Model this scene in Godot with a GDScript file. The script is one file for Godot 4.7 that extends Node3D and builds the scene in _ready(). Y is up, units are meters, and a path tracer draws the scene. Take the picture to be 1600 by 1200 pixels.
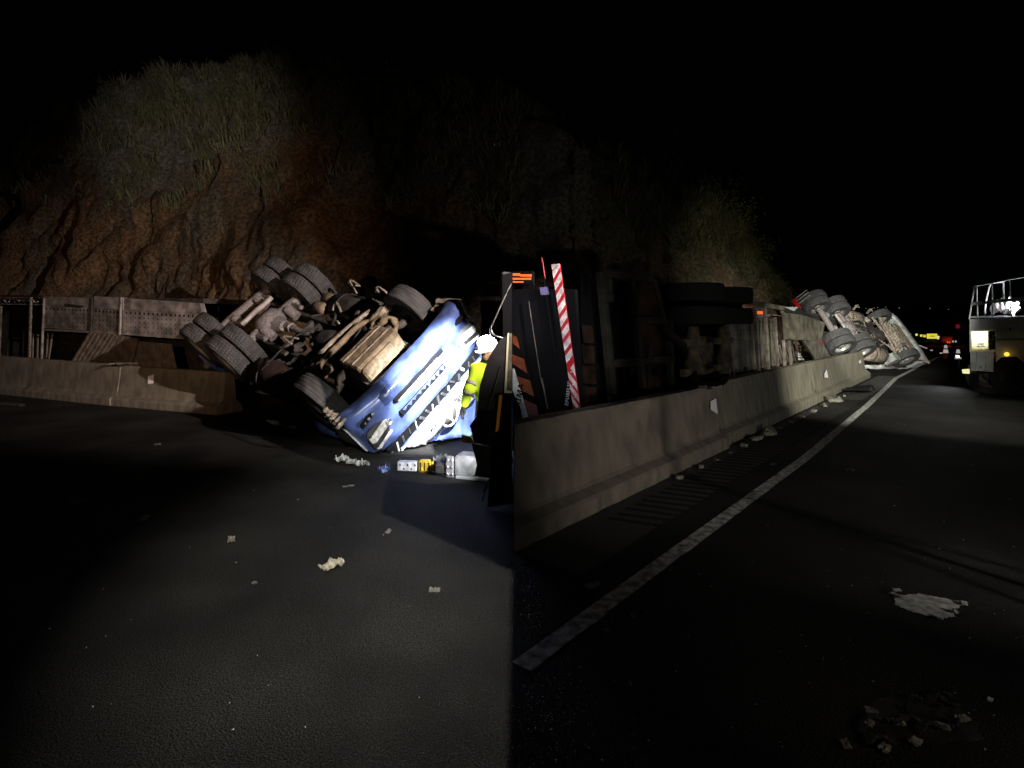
extends Node3D

const EYE := Vector3(0, 1.75, 0)
const LENS := 900.0
var M := {}
var T := {}
var used := {}

# ---------------------------------------------------------------- mesh builder
class B:
	var st := SurfaceTool.new()
	func _init() -> void:
		st.begin(Mesh.PRIMITIVE_TRIANGLES)
	func flat() -> void:
		st.set_smooth_group(0xFFFFFFFF)
	func smooth(i := 0) -> void:
		st.set_smooth_group(i)
	func v(p: Vector3) -> void:
		st.add_vertex(p)
	func tri(a: Vector3, b: Vector3, c: Vector3, out := Vector3.ZERO) -> void:
		if (a - c).cross(a - b).dot(out) < 0.0:
			v(a); v(c); v(b)
		else:
			v(a); v(b); v(c)
	func quad(a: Vector3, b: Vector3, c: Vector3, d: Vector3, out := Vector3.ZERO) -> void:
		tri(a, b, c, out)
		tri(a, c, d, out)
	func box(t: Transform3D, s: Vector3, bev := 0.0) -> void:
		flat()
		var h := s * 0.5
		bev = minf(bev, minf(h.x, minf(h.y, h.z)) * 0.9)
		var pt := func(sg: Vector3, ax: int) -> Vector3:
			var q := Vector3(sg.x * (h.x - bev), sg.y * (h.y - bev), sg.z * (h.z - bev))
			q[ax] = sg[ax] * h[ax]
			return t * q
		var o := t.origin
		for ax in 3:
			var b1 := (ax + 1) % 3
			var b2 := (ax + 2) % 3
			for s0 in [-1.0, 1.0]:
				var q := []
				for k in [[-1.0, -1.0], [1.0, -1.0], [1.0, 1.0], [-1.0, 1.0]]:
					var sg := Vector3.ZERO
					sg[ax] = s0; sg[b1] = k[0]; sg[b2] = k[1]
					q.append(pt.call(sg, ax))
				quad(q[0], q[1], q[2], q[3], (q[0] + q[2]) * 0.5 - o)
			if bev > 0.0:
				for s1 in [-1.0, 1.0]:
					for s2 in [-1.0, 1.0]:
						var g0 := Vector3.ZERO
						g0[ax] = -1.0; g0[b1] = s1; g0[b2] = s2
						var g1 := g0
						g1[ax] = 1.0
						var a: Vector3 = pt.call(g0, b1)
						var b: Vector3 = pt.call(g1, b1)
						var c: Vector3 = pt.call(g1, b2)
						var d: Vector3 = pt.call(g0, b2)
						quad(a, b, c, d, (a + c) * 0.5 - o)
		if bev > 0.0:
			for sx in [-1.0, 1.0]:
				for sy in [-1.0, 1.0]:
					for sz in [-1.0, 1.0]:
						var g := Vector3(sx, sy, sz)
						var a: Vector3 = pt.call(g, 0)
						tri(a, pt.call(g, 1), pt.call(g, 2), a - o)
	func bar(a: Vector3, b: Vector3, w: float, d: float, up := Vector3.UP, bev := 0.0) -> void:
		var z := (b - a).normalized()
		if absf(z.dot(up.normalized())) > 0.98:
			up = Vector3.RIGHT if absf(z.x) < 0.9 else Vector3.FORWARD
		var x := up.cross(z).normalized()
		box(Transform3D(Basis(x, z.cross(x), z), (a + b) * 0.5), Vector3(w, d, a.distance_to(b)), bev)
	func grid(rows: Array, wrap := false, group := 0) -> void:
		smooth(group)
		for i in rows.size() - 1:
			var r: PackedVector3Array = rows[i]
			var s: PackedVector3Array = rows[i + 1]
			var n := r.size()
			for j in (n if wrap else n - 1):
				var k := (j + 1) % n
				v(r[j]); v(s[j]); v(s[k])
				v(r[j]); v(s[k]); v(r[k])
	func fan(r: PackedVector3Array) -> void:
		flat()
		var c := Vector3.ZERO
		for p in r:
			c += p / r.size()
		for j in r.size():
			tri(c, r[j], r[(j + 1) % r.size()])
	func tube(p: Array, r: Variant, n := 8, caps := true) -> void:
		var rows := []
		var up := Vector3(0.13, 1, 0.07).normalized()
		for i in p.size():
			var z: Vector3 = (p[mini(i + 1, p.size() - 1)] - p[maxi(i - 1, 0)]).normalized()
			if absf(z.dot(up)) > 0.95:
				up = Vector3(1, 0.1, 0.2).normalized()
			var x := up.cross(z).normalized()
			var y := z.cross(x)
			var q := PackedVector3Array()
			var rr: float = r[i] if r is Array else r
			for j in n:
				var a := TAU * j / n
				q.append(p[i] + (x * cos(a) + y * sin(a)) * rr)
			rows.append(q)
		grid(rows, true)
		if caps:
			fan(rows[0])
			fan(rows[-1])
	func lathe(prof: Array, t: Transform3D, n := 32, group := 0) -> void:
		var rows := []
		for q in prof:
			var row := PackedVector3Array()
			for j in n:
				var a := TAU * j / n
				row.append(t * Vector3(q[0] * cos(a), q[1], q[0] * sin(a)))
			rows.append(row)
		grid(rows, true, group)
	func prism(p: Array, thick: Vector3) -> void:
		flat()
		var x: Vector3 = (p[1] - p[0]).normalized()
		var z := thick.normalized()
		var y := z.cross(x).normalized()
		x = y.cross(z)
		var flatp := PackedVector2Array()
		for q in p:
			flatp.append(Vector2((q - p[0]).dot(x), (q - p[0]).dot(y)))
		var idx := Geometry2D.triangulate_polygon(flatp)
		for i in range(0, idx.size(), 3):
			tri(p[idx[i]], p[idx[i + 1]], p[idx[i + 2]], -thick)
			tri(p[idx[i]] + thick, p[idx[i + 1]] + thick, p[idx[i + 2]] + thick, thick)
		for i in p.size():
			var a: Vector3 = p[i]
			var b: Vector3 = p[(i + 1) % p.size()]
			v(a); v(b); v(b + thick)
			v(a); v(b + thick); v(a + thick)
	func rbox(c: Vector3, h: Vector3, r: float, seg: Vector3i, f: Callable, skip := -1) -> void:
		for ax in 3:
			var b1 := (ax + 1) % 3
			var b2 := (ax + 2) % 3
			for s0 in 2:
				if skip == ax * 2 + s0:
					continue
				var rows := []
				for i in seg[b1] + 1:
					var row := PackedVector3Array()
					for j in seg[b2] + 1:
						var p := Vector3.ZERO
						p[ax] = (s0 * 2 - 1) * h[ax]
						p[b1] = h[b1] * (2.0 * i / seg[b1] - 1.0)
						p[b2] = h[b2] * (2.0 * j / seg[b2] - 1.0)
						var q := p.clamp(-h + Vector3.ONE * r, h - Vector3.ONE * r)
						if r > 0.0:
							p = q + (p - q).normalized() * r
						row.append(f.call(c + p))
					rows.append(row)
				if s0 == 0:
					rows.reverse()
				grid(rows, false, 0)
	func done(m: Material) -> ArrayMesh:
		st.generate_normals()
		var me := st.commit()
		me.surface_set_material(0, m)
		return me

# ---------------------------------------------------------------- naming
func numbered(n: String) -> String:
	used[n] = used.get(n, 0) + 1
	return n if used[n] == 1 else "%s_%03d" % [n, used[n] - 1]

func tag(o: Node3D, label: String, category: String, group := "") -> Node3D:
	o.set_meta("label", label)
	o.set_meta("category", category)
	if group:
		o.set_meta("group", group)
	return o

func put(called: String, me: Mesh, parent: Node3D = self) -> MeshInstance3D:
	var o := MeshInstance3D.new()
	o.mesh = me
	o.name = numbered(called) if parent == self else called
	parent.add_child(o, true)
	return o

func obj(called: String, b: B, m: Material, parent: Node3D = self) -> MeshInstance3D:
	return put(called, b.done(m), parent)

func thing(called: String, label: String, category: String, at := Transform3D(), group := "") -> Node3D:
	var o := Node3D.new()
	o.name = numbered(called)
	add_child(o)
	o.transform = at
	tag(o, label, category, group)
	return o

func struct(o: Node3D) -> Node3D:
	o.set_meta("kind", "structure")
	return o

# ---------------------------------------------------------------- survey helpers: the photograph's measured directions
func ray(x: float, y: float) -> Vector3:
	return Vector3((x - 800.0) / LENS, (505.0 - y) / LENS, -1.0)

func P(x: float, y: float, d: float) -> Vector3:
	return EYE + ray(x, y) * d

func G(x: float, y: float, up := 0.0) -> Vector3:
	var p := P(x, y, LENS * EYE.y / (y - 505.0))
	p.y = up
	return p

func hit(pl: Array, x: float, y: float, off := 0.0) -> Vector3:
	var n: Vector3 = pl[1]
	var p0: Vector3 = pl[0] + n * off
	var d := ray(x, y)
	return EYE + d * (n.dot(p0 - EYE) / n.dot(d))

# a plate standing in the plane pl with the outline q, its near face off metres proud of the plane
func plate(called: String, q: Array, pl: Array, off: float, thick: float, m: Material, parent: Node3D) -> MeshInstance3D:
	var b := B.new()
	var pts := []
	for k in q:
		pts.append(hit(pl, k[0], k[1], off))
	b.prism(pts, -pl[1] * thick)
	return obj(called, b, m, parent)

func plate_bar(called: String, x0: float, y0: float, x1: float, y1: float, pl: Array, off: float, w: float, d: float, m: Material, parent: Node3D, bev := 0.008) -> MeshInstance3D:
	var b := B.new()
	b.bar(hit(pl, x0, y0, off), hit(pl, x1, y1, off), w, d, pl[1], bev)
	return obj(called, b, m, parent)

# ---------------------------------------------------------------- materials
func noise_tex(key: String, size: int, freq: float, oct: int, lo: float, hi: float, sd: int, cell := false, stretch := 1.0) -> void:
	var n := FastNoiseLite.new()
	n.seed = sd
	n.frequency = freq
	n.noise_type = FastNoiseLite.TYPE_CELLULAR if cell else FastNoiseLite.TYPE_SIMPLEX_SMOOTH
	n.fractal_octaves = oct
	n.fractal_type = FastNoiseLite.FRACTAL_FBM
	var im := n.get_seamless_image(size, size)
	if stretch != 1.0:
		im.resize(size, int(size * stretch), Image.INTERPOLATE_BILINEAR)
	im.convert(Image.FORMAT_L8)
	var bump: Image = im.duplicate()
	var data := im.get_data()
	for i in data.size():
		data[i] = int(clampf(lerpf(lo, hi, data[i] / 255.0), 0.0, 1.0) * 255.0)
	im = Image.create_from_data(im.get_width(), im.get_height(), false, Image.FORMAT_L8, data)
	im.convert(Image.FORMAT_RGB8)
	T[key] = ImageTexture.create_from_image(im)
	bump.convert(Image.FORMAT_RGB8)
	bump.bump_map_to_normal_map(6.0)
	T[key + "_n"] = ImageTexture.create_from_image(bump)

func mat(key: String, c: Color, rough := 0.8, metal := 0.0, tex := "", scale := 1.0, norm := 0.0, world := false) -> StandardMaterial3D:
	var m := StandardMaterial3D.new()
	m.resource_name = key
	m.albedo_color = c.linear_to_srgb()
	m.roughness = rough
	m.metallic = metal
	if tex:
		m.albedo_texture = T[tex]
		m.uv1_triplanar = true
		m.uv1_world_triplanar = world
		m.uv1_scale = Vector3.ONE * scale
		if norm > 0.0:
			m.normal_enabled = true
			m.normal_texture = T[tex + "_n"]
			m.normal_scale = norm
	M[key] = m
	return m

func glow(key: String, c: Color, e: float) -> StandardMaterial3D:
	var m := mat(key, c * 0.5, 0.6)
	m.emission_enabled = true
	m.emission = c.linear_to_srgb()
	m.emission_energy_multiplier = e
	return m

func make_materials() -> void:
	noise_tex("grain", 1024, 0.1, 4, -0.35, 1.75, 3)
	noise_tex("dirt", 512, 0.008, 6, 0.6, 1.1, 7)
	noise_tex("mud", 512, 0.009, 7, 0.4, 1.2, 11)
	noise_tex("concrete", 512, 0.007, 7, 0.55, 1.15, 19)
	noise_tex("worn", 512, 0.05, 4, -0.35, 1.75, 23)
	noise_tex("fine", 512, 0.03, 6, 0.35, 1.3, 37)
	noise_tex("line_worn", 1024, 0.012, 8, 0.35, 1.3, 29)
	noise_tex("streak", 512, 0.012, 6, 0.68, 1.12, 31)
	mat("asphalt", Color(0.046, 0.044, 0.041), 0.82, 0, "grain", 0.75, 1.8, true).metallic_specular = 0.3
	M.asphalt.detail_enabled = true
	M.asphalt.detail_blend_mode = BaseMaterial3D.BLEND_MODE_MUL
	M.asphalt.detail_albedo = T["mud"]
	M.asphalt.detail_uv_layer = BaseMaterial3D.DETAIL_UV_2
	M.asphalt.uv2_triplanar = true
	M.asphalt.uv2_world_triplanar = true
	M.asphalt.uv2_scale = Vector3.ONE * 0.11
	mat("soil", Color(0.06, 0.045, 0.03), 0.95, 0, "dirt", 0.2, 0.5, true)
	mat("concrete", Color(0.225, 0.195, 0.155), 0.9, 0, "streak", 0.6, 0.35, true).uv1_scale = Vector3(0.8, 0.3, 0.8)
	mat("concrete_old", Color(0.25, 0.235, 0.175), 0.9, 0, "streak", 0.6, 0.3, true).uv1_scale = Vector3(1.3, 0.22, 1.3)
	mat("paint_line", Color(0.60, 0.60, 0.58), 0.85, 0, "line_worn", 0.8, 0.4, true)
	mat("rock", Color(1, 1, 1), 0.95, 0, "fine", 0.45, 2.0, true).vertex_color_use_as_albedo = true
	mat("blade", Color(1, 1, 1), 0.8).vertex_color_use_as_albedo = true
	mat("tyre", Color(0.062, 0.06, 0.062), 0.85, 0, "dirt", 1.5)
	mat("rim", Color(0.30, 0.29, 0.28), 0.5, 0.35, "mud", 1.0)
	mat("rim_bright", Color(0.6, 0.6, 0.58), 0.4, 0.5, "dirt", 1.0)
	mat("blue", Color(0.10, 0.15, 0.40), 0.34, 0.15, "mud", 0.5)
	M.blue.clearcoat_enabled = true
	M.blue.clearcoat = 0.5
	mat("pale_paint", Color(0.40, 0.42, 0.42), 0.45, 0.1, "dirt", 0.8)
	mat("dark_plastic", Color(0.02, 0.02, 0.022), 0.6, 0, "dirt", 1.0)
	mat("black", Color(0.006, 0.006, 0.007), 1.0).metallic_specular = 0.12
	mat("chassis", Color(0.075, 0.065, 0.058), 0.75, 0.1, "mud", 0.9)
	mat("dust", Color(0.25, 0.19, 0.12), 0.8, 0, "dirt", 1.6, 0.4)
	mat("dust_pale", Color(0.36, 0.30, 0.24), 0.85, 0, "fine", 0.5, 0.6)
	mat("axle", Color(0.30, 0.27, 0.27), 0.7, 0.2, "fine", 1.6, 1.4)
	mat("rust", Color(0.045, 0.012, 0.008), 0.9, 0, "mud", 1.2)
	mat("silver", Color(0.62, 0.62, 0.63), 0.35, 0.5, "dirt", 1.0)
	mat("chrome", Color(0.75, 0.75, 0.76), 0.18, 0.9)
	mat("headlight_glass", Color(0.78, 0.76, 0.72), 0.2, 0.2, "dirt", 3.0)
	mat("galv", Color(0.46, 0.40, 0.37), 0.65, 0.2, "mud", 0.6, 0.2)
	mat("galv_pale", Color(0.60, 0.54, 0.53), 0.65, 0.2, "mud", 0.5, 0.2)
	mat("galv_olive", Color(0.25, 0.23, 0.17), 0.7, 0.15, "mud", 0.6, 0.3)
	mat("slat", Color(0.30, 0.245, 0.20), 0.8, 0.1, "dirt", 0.9)
	mat("muddy", Color(0.12, 0.10, 0.06), 0.95, 0, "mud", 1.0, 0.8)
	mat("tyre_dark", Color(0.018, 0.018, 0.018), 0.95).metallic_specular = 0.12
	mat("underside", Color(0.024, 0.023, 0.019), 0.8, 0, "mud", 0.6).metallic_specular = 0.12
	mat("dark_rust", Color(0.03, 0.018, 0.012), 0.9, 0, "mud", 0.6).metallic_specular = 0.12
	mat("hole", Color(0.006, 0.005, 0.005), 1.0)
	mat("white", Color(0.86, 0.86, 0.88), 0.5, 0, "dirt", 2.0)
	mat("reflector", Color(0.95, 0.95, 0.97), 0.4)
	mat("red", Color(0.42, 0.012, 0.022), 0.45)
	mat("orange", Color(0.26, 0.05, 0.005), 0.5, 0, "dirt", 2.0)
	mat("yellow", Color(0.80, 0.52, 0.02), 0.5, 0, "dirt", 3.0)
	mat("hivis", Color(0.62, 0.9, 0.03), 0.75)
	mat("body_grey", Color(0.44, 0.46, 0.48), 0.55, 0.1, "dirt", 0.4)
	mat("skin", Color(0.35, 0.2, 0.13), 0.6)
	mat("rag", Color(0.42, 0.37, 0.30), 0.9, 0, "mud", 6.0)
	mat("cream", Color(0.62, 0.58, 0.42), 0.5)
	mat("olive", Color(0.16, 0.145, 0.105), 0.75, 0, "dirt", 2.0)
	mat("powder", Color(0.55, 0.55, 0.53), 0.95, 0, "dirt", 3.0, 0.2, true)
	mat("shoulder", Color(0.10, 0.098, 0.09), 0.9, 0, "grain", 0.75, 2.0, true)
	mat("stain", Color(0.035, 0.028, 0.022), 0.6, 0, "mud", 1.2, 0.3, true)
	mat("shard", Color(0.75, 0.75, 0.75), 0.3)
	mat("chunk", Color(0.42, 0.40, 0.34), 0.95, 0, "concrete", 3.0)
	mat("scrap", Color(0.20, 0.195, 0.17), 0.95, 0, "dirt", 3.0)
	mat("far_dark", Color(0.012, 0.012, 0.012), 1.0)
	glow("lamp_white", Color(1, 0.98, 0.92), 6.0)
	glow("lamp_panel", Color(0.95, 1.0, 0.86), 1.0)
	glow("lamp_amber", Color(1.0, 0.62, 0.06), 1.4)
	glow("yellow_board_glow", Color(0.95, 0.85, 0.08), 0.75)  # emission in place of headlight light sent back by reflective boards
	glow("pale_yellow_glow", Color(0.95, 0.9, 0.45), 0.8)  # truck rear lamp, also the glow added to two reflective boards
	glow("lamp_orange", Color(1.0, 0.16, 0.03), 0.9)
	glow("lamp_amber_dim", Color(1.0, 0.35, 0.04), 0.05)
	glow("purple_box_glow", Color(0.25, 0.22, 0.5), 0.09)  # faint emission for a small purple box on the trailer tail
	mat("silver_dull", Color(0.22, 0.22, 0.22), 0.5, 0.3, "dirt", 1.5)
	glow("lamp_red", Color(0.9, 0.05, 0.02), 0.7)
	glow("red_glow_dim", Color(0.5, 0.02, 0.04), 0.25)  # dim truck lamp, also the glow added to a red reflective strip
	glow("far_glow", Color(1.0, 0.95, 0.85), 0.35)  # far lamps, also the glow added to road studs and cone bands

# ---------------------------------------------------------------- light
# a work lamp on a mast: base, mast, housing, lens, and the spot just in front of the lens
func work_lamp(label: String, at: Vector3, to: Vector3, energy: float, color: Color, angle: float, size := 0.06, blend := 1.0, foot := 0.0, small := false) -> Node3D:
	var o := thing("work_lamp", label, "work lamp", Transform3D(Basis(), Vector3(at.x, foot, at.z)))
	var h := at - o.position
	var d := (to - at).normalized()
	var k := 0.4 if small else 1.0
	var back := h - d * 0.22 * k
	var b := B.new()
	b.tube([Vector3(back.x, 0.02, back.z), back], 0.025 * k)
	obj("mast", b, M.chassis, o)
	b = B.new()
	for a in 3:
		var r := Vector3(cos(a * TAU / 3), 0, sin(a * TAU / 3)) * 0.45 * k
		b.tube([Vector3(back.x, minf(0.5, h.y * 0.5), back.z), Vector3(back.x, 0.015, back.z) + r], 0.014 * k)
	obj("tripod_leg", b, M.chassis, o)
	b = B.new()
	b.bar(h - d * 0.24 * k, h - d * 0.06 * k, 0.26 * k, 0.2 * k, Vector3.UP, 0.02 * k)
	obj("housing", b, M.dark_plastic, o)
	b = B.new()
	b.bar(h - d * 0.058 * k, h - d * 0.05 * k, 0.2 * k, 0.15 * k)
	obj("lamp_lens", b, M.lamp_white, o)
	var l := SpotLight3D.new()
	l.name = "lamp_spot"
	l.light_energy = energy
	l.light_color = color.linear_to_srgb()
	l.light_size = size
	l.spot_angle = angle
	l.spot_angle_attenuation = blend
	l.spot_range = 120.0
	l.spot_attenuation = 2.0
	l.shadow_enabled = true
	o.add_child(l)
	l.transform = Transform3D(Basis.looking_at(d, Vector3.UP if absf(d.y) < 0.97 else Vector3.RIGHT), h)
	return o

func omni(parent: Node3D, at: Vector3, energy: float, color: Color, size := 0.03) -> void:
	var l := OmniLight3D.new()
	l.name = "lamp_omni"
	l.light_energy = energy
	l.light_color = color.linear_to_srgb()
	l.light_size = size
	l.omni_range = 60.0
	l.omni_attenuation = 2.0
	l.shadow_enabled = true
	parent.add_child(l, true)
	l.position = at

# ---------------------------------------------------------------- the scene
var rng := RandomNumberGenerator.new()
var wob := FastNoiseLite.new()
var crag := FastNoiseLite.new()
# the two rows of barrier, the planes that the trailers and the vehicles present to the road
const LB := [Vector3(-12.75, 0, -14.26), Vector3(-8.53, 0, -12.21), Vector3(-5.62, 0, -10.95)]
const RB := [Vector3(0.02, 0, -4.4), Vector3(3.05, 0, -8.08), Vector3(6.87, 0, -12.8), Vector3(11.53, 0, -18.53)]
const AX := Vector3(0.636, 0, -0.772)
const SIDE := Vector3(0.772, 0, 0.636)

func _ready() -> void:
	var cam := Camera3D.new()
	cam.name = "camera"
	cam.projection = Camera3D.PROJECTION_FRUSTUM
	cam.near = 0.1
	cam.far = 3000.0
	cam.size = 1200.0 / LENS * 0.1
	cam.frustum_offset = Vector2(0, -95.0 / LENS * 0.1)
	cam.position = EYE
	add_child(cam)
	cam.current = true
	var sky := ProceduralSkyMaterial.new()
	sky.sky_top_color = Color(0.004, 0.004, 0.006)
	sky.sky_horizon_color = Color(0.006, 0.006, 0.007)
	sky.ground_bottom_color = Color(0.003, 0.003, 0.003)
	sky.ground_horizon_color = Color(0.006, 0.006, 0.007)
	var env := Environment.new()
	env.background_mode = Environment.BG_SKY
	env.sky = Sky.new()
	env.sky.sky_material = sky
	env.background_energy_multiplier = 0.5
	env.tonemap_mode = Environment.TONE_MAPPER_LINEAR
	env.tonemap_exposure = 1.0
	env.sdfgi_enabled = true
	env.ssao_enabled = true
	env.ssil_enabled = true
	var we := WorldEnvironment.new()
	we.name = "night_sky"
	we.environment = env
	add_child(we)
	rng.seed = 41
	wob.seed = 5
	wob.frequency = 1.0
	crag.seed = 8
	crag.frequency = 1.0
	crag.noise_type = FastNoiseLite.TYPE_CELLULAR
	crag.cellular_return_type = FastNoiseLite.RETURN_DISTANCE2_SUB
	make_materials()
	lamps()
	ground()
	hillside()
	barriers()
	truck(Transform3D(Basis(Vector3(.7295, -.1699, .6626), Vector3(.5774, .6722, -.4634), Vector3(-.3667, .7206, .5885)).orthonormalized().scaled(Vector3.ONE * 0.94), Vector3(-2.122, 1.27, -8.611)), true)
	truck(Transform3D(Basis(Vector3(.8555, -.1389, -.4987), Vector3(-.1983, .8019, -.5636), Vector3(.4782, .5811, .6585)).orthonormalized().scaled(Vector3.ONE * 0.9), Vector3(14.41, 1.204, -21.88)), false)
	left_trailer()
	right_trailer()
	recovery_truck()
	rescuer()
	rescue_gear()
	service_truck()
	distance()
	debris()

func lamps() -> void:
	# unseen lamp for the near left asphalt; added plates cut its beam
	var from := Vector3(-0.09, 6.0, 5.0)
	var o := work_lamp("tall unseen work lamp on a tripod behind the viewer, beam cut by added plates", from, Vector3(-0.7, 0, -4.9), 215.0, Color(1, 0.97, 0.84), 12.5, 0.004)
	var h := Vector3(0, 6.0, 0)
	var b := B.new()
	b.box(Transform3D(Basis(Vector3.UP, -0.0032), h + Vector3(0.0193, -1.0, -1.02)), Vector3(0.004, 2.4, 2.36))
	obj("beam_cut_plate", b, M.black, o)  # plate put in to stop the beam at the middle of the view
	b = B.new()
	var e1 := h + (Vector3(0.35, 0, -3.71) - from) * 0.3
	var e2 := h + (Vector3(-1.2, 0, -5.3) - from) * 0.3
	b.prism([e1, e2, e2 + Vector3(-0.1, 0.8, -0.1), e1 + Vector3(0, 0.8, -0.1)], Vector3(0, 0.004, -0.004))
	obj("beam_cut_plate", b, M.black, o)  # second added plate, shapes the dark edge across the left asphalt
	# warm lamp that rakes the left trailer and the wheels from the right
	work_lamp("tall work lamp on the right verge facing the left trailer", Vector3(3.6, 3.5, -2.3), Vector3(-6.0, 1.45, -11.4), 185.0, Color(1, 0.84, 0.75), 18.0, 0.04)
	# dim ruddy floodlight on the foot of the rock cut
	work_lamp("low ruddy floodlight left of the viewer facing the rock cut", Vector3(-4.2, 2.6, -0.6), Vector3(-9.2, 3.2, -17.0), 27.0, Color(1, 0.62, 0.38), 23.0, 0.1)
	# torch beam high on the hillside
	work_lamp("narrow searchlight behind the viewer aimed at the grassy slope", Vector3(-3.5, 3.2, 3.5), Vector3(-10.4, 7.4, -17.5), 105.0, Color(1, 0.96, 0.86), 11.0, 0.05)
	# the lamp that the rescuers set up right before the cab
	work_lamp("small bright lamp on a tall stand close to the blue cab", Vector3(-0.08, 2.2, -5.98), Vector3(-0.92, 0.92, -8.0), 230.0, Color(0.94, 0.97, 1.0), 22.0, 0.02, 1.0, 0.0, true)
	work_lamp("low unseen lamp added behind the mudguard to light the rescue gear", Vector3(-0.25, 0.47, -5.84), Vector3(-1.2, 0.3, -7.4), 5.0, Color(0.95, 0.97, 1.0), 38.0, 0.02, 1.0, 0.0, true)  # added lamp kept out of sight, brightens the gear and lower grille
	# right side
	work_lamp("floodlight on the right verge facing the far overturned truck", Vector3(3.8, 3.6, -3.5), Vector3(13.1, 1.0, -21.5), 680.0, Color(1, 0.98, 0.86), 8.5, 0.08)
	work_lamp("floodlight on the right verge washing the barrier row", Vector3(6.9, 3.0, -4.2), Vector3(7.8, 0.5, -13.0), 105.0, Color(1, 0.97, 0.82), 22.0, 0.08)
	work_lamp("low weak lamp on the right verge beside the viewer, grazing the barrier", Vector3(4.6, 0.85, -1.6), Vector3(2.0, 0.75, -7.4), 7.5, Color(1, 0.92, 0.84), 36.0, 0.08)
	work_lamp("faint warm lamp added out of view on the verge to light the debris heap", Vector3(2.7, 1.3, -0.5), Vector3(1.72, 0, -2.45), 0.55, Color(1, 0.82, 0.66), 17.0, 0.03)  # added lamp, makes the warm glow on the heap
	work_lamp("narrow lamp added behind the viewer to brighten the striped boards", Vector3(0.9, 2.0, 1.2), Vector3(0.62, 1.6, -6.7), 42.0, Color(0.96, 0.97, 1.0), 7.0, 0.02)  # added lamp, stands in for the return shine of reflective stripes
	work_lamp("searchlight beside the road aimed at the bushy slope", Vector3(5.2, 3.6, -4.6), Vector3(8.2, 3.6, -20.0), 40.0, Color(1, 0.92, 0.70), 14.0, 0.08)

func ground() -> void:
	var b := B.new()
	b.quad(Vector3(-1500, -0.012, 1500), Vector3(1500, -0.012, 1500), Vector3(1500, -0.012, -1500), Vector3(-1500, -0.012, -1500), Vector3.UP)
	struct(obj("ground", b, M.soil))
	b = B.new()
	var road := PackedVector3Array([Vector3(-40, 0, 30), Vector3(60, 0, 30), Vector3(90, 0, -40), Vector3(400, 0, -400), Vector3(385, 0, -420), Vector3(40, 0, -51), Vector3(11, 0, -20), Vector3(1.5, 0, -8), Vector3(-5, 0, -12.5), Vector3(-40, 0, -29)])
	var pts := []
	for p in road:
		pts.append(p)
	b.prism(pts, Vector3(0, -0.01, 0))
	struct(obj("road", b, M.asphalt))
	# painted edge line that runs along the right barrier and bends with the road
	var line := [Vector3(-0.6, 0, -2.24), Vector3(0, 0, -2.97), Vector3(1.32, 0, -4.57), Vector3(3.75, 0, -7.5), Vector3(7.6, 0, -12.4), Vector3(12.2, 0, -18.4), Vector3(20, 0, -27.5), Vector3(60, 0, -73)]
	b = B.new()
	b.flat()
	for i in line.size() - 1:
		var n := 24
		for k in n:
			var q := []
			for e in 2:
				var t := (k + e) / float(n)
				var p: Vector3 = line[i].lerp(line[i + 1], t)
				var w := 0.122 + 0.012 * wob.get_noise_2d(p.x * 3.0, p.z * 3.0)
				q.append([p + Vector3(0.0, 0.004, 0.0), p + SIDE * w + Vector3(0, 0.004, 0)])
			if line[i].lerp(line[i + 1], (k + 0.5) / n).x > 0.006:
				b.quad(q[0][0], q[0][1], q[1][1], q[1][0], Vector3.UP)
	struct(obj("edge_line", b, M.paint_line))
	b = B.new()
	b.flat()
	for i in 60:
		var q := []
		for e in 2:
			var t := (i + e) * 0.32
			var c: Vector3 = Vector3(0, 0, -4.4) + AX * t
			q.append([c + SIDE * 0.02 + Vector3(0, 0.002, 0), c + SIDE * (0.62 + 0.06 * wob.get_noise_1d(t * 1.7)) + Vector3(0, 0.002, 0)])
		b.quad(q[0][0], q[0][1], q[1][1], q[1][0], Vector3.UP)
	struct(obj("shoulder", b, M.shoulder))
	var strip := struct(Node3D.new())
	strip.name = "rumble_strip"
	add_child(strip)
	var rb := B.new()
	rb.box(Transform3D(), Vector3(0.5, 0.012, 0.055), 0.005)
	var me := rb.done(M.asphalt)
	for i in 62:
		var c: Vector3 = Vector3(0, 0, -4.4) + AX * (1.2 + i * 0.17) + SIDE * (0.42 + 0.012 * sin(i * 2.3))
		var o := put("ridge", me, strip)
		o.transform = Transform3D(Basis.looking_at(AX.rotated(Vector3.UP, 0.25 + 0.05 * sin(i * 1.7))), c + Vector3(0, 0.004, 0))

# ---- rock cut and slope
const TOE := [Vector3(-60, 0, -41), Vector3(-14.8, 0, -18.9), Vector3(-10.7, 0, -17.0), Vector3(-3, 0, -14.3), Vector3(1.6, 0, -13.2), Vector3(3.4, 0, -14.0), Vector3(8.2, 0, -20.0), Vector3(11.5, 0, -24.0), Vector3(13.2, 0, -26.1), Vector3(22, 0, -37), Vector3(60, 0, -83)]
const CREST := [12.0, 11.0, 10.6, 8.6, 6.4, 6.1, 6.0, 4.9, 2.6, 2.0, 1.6]

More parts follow.
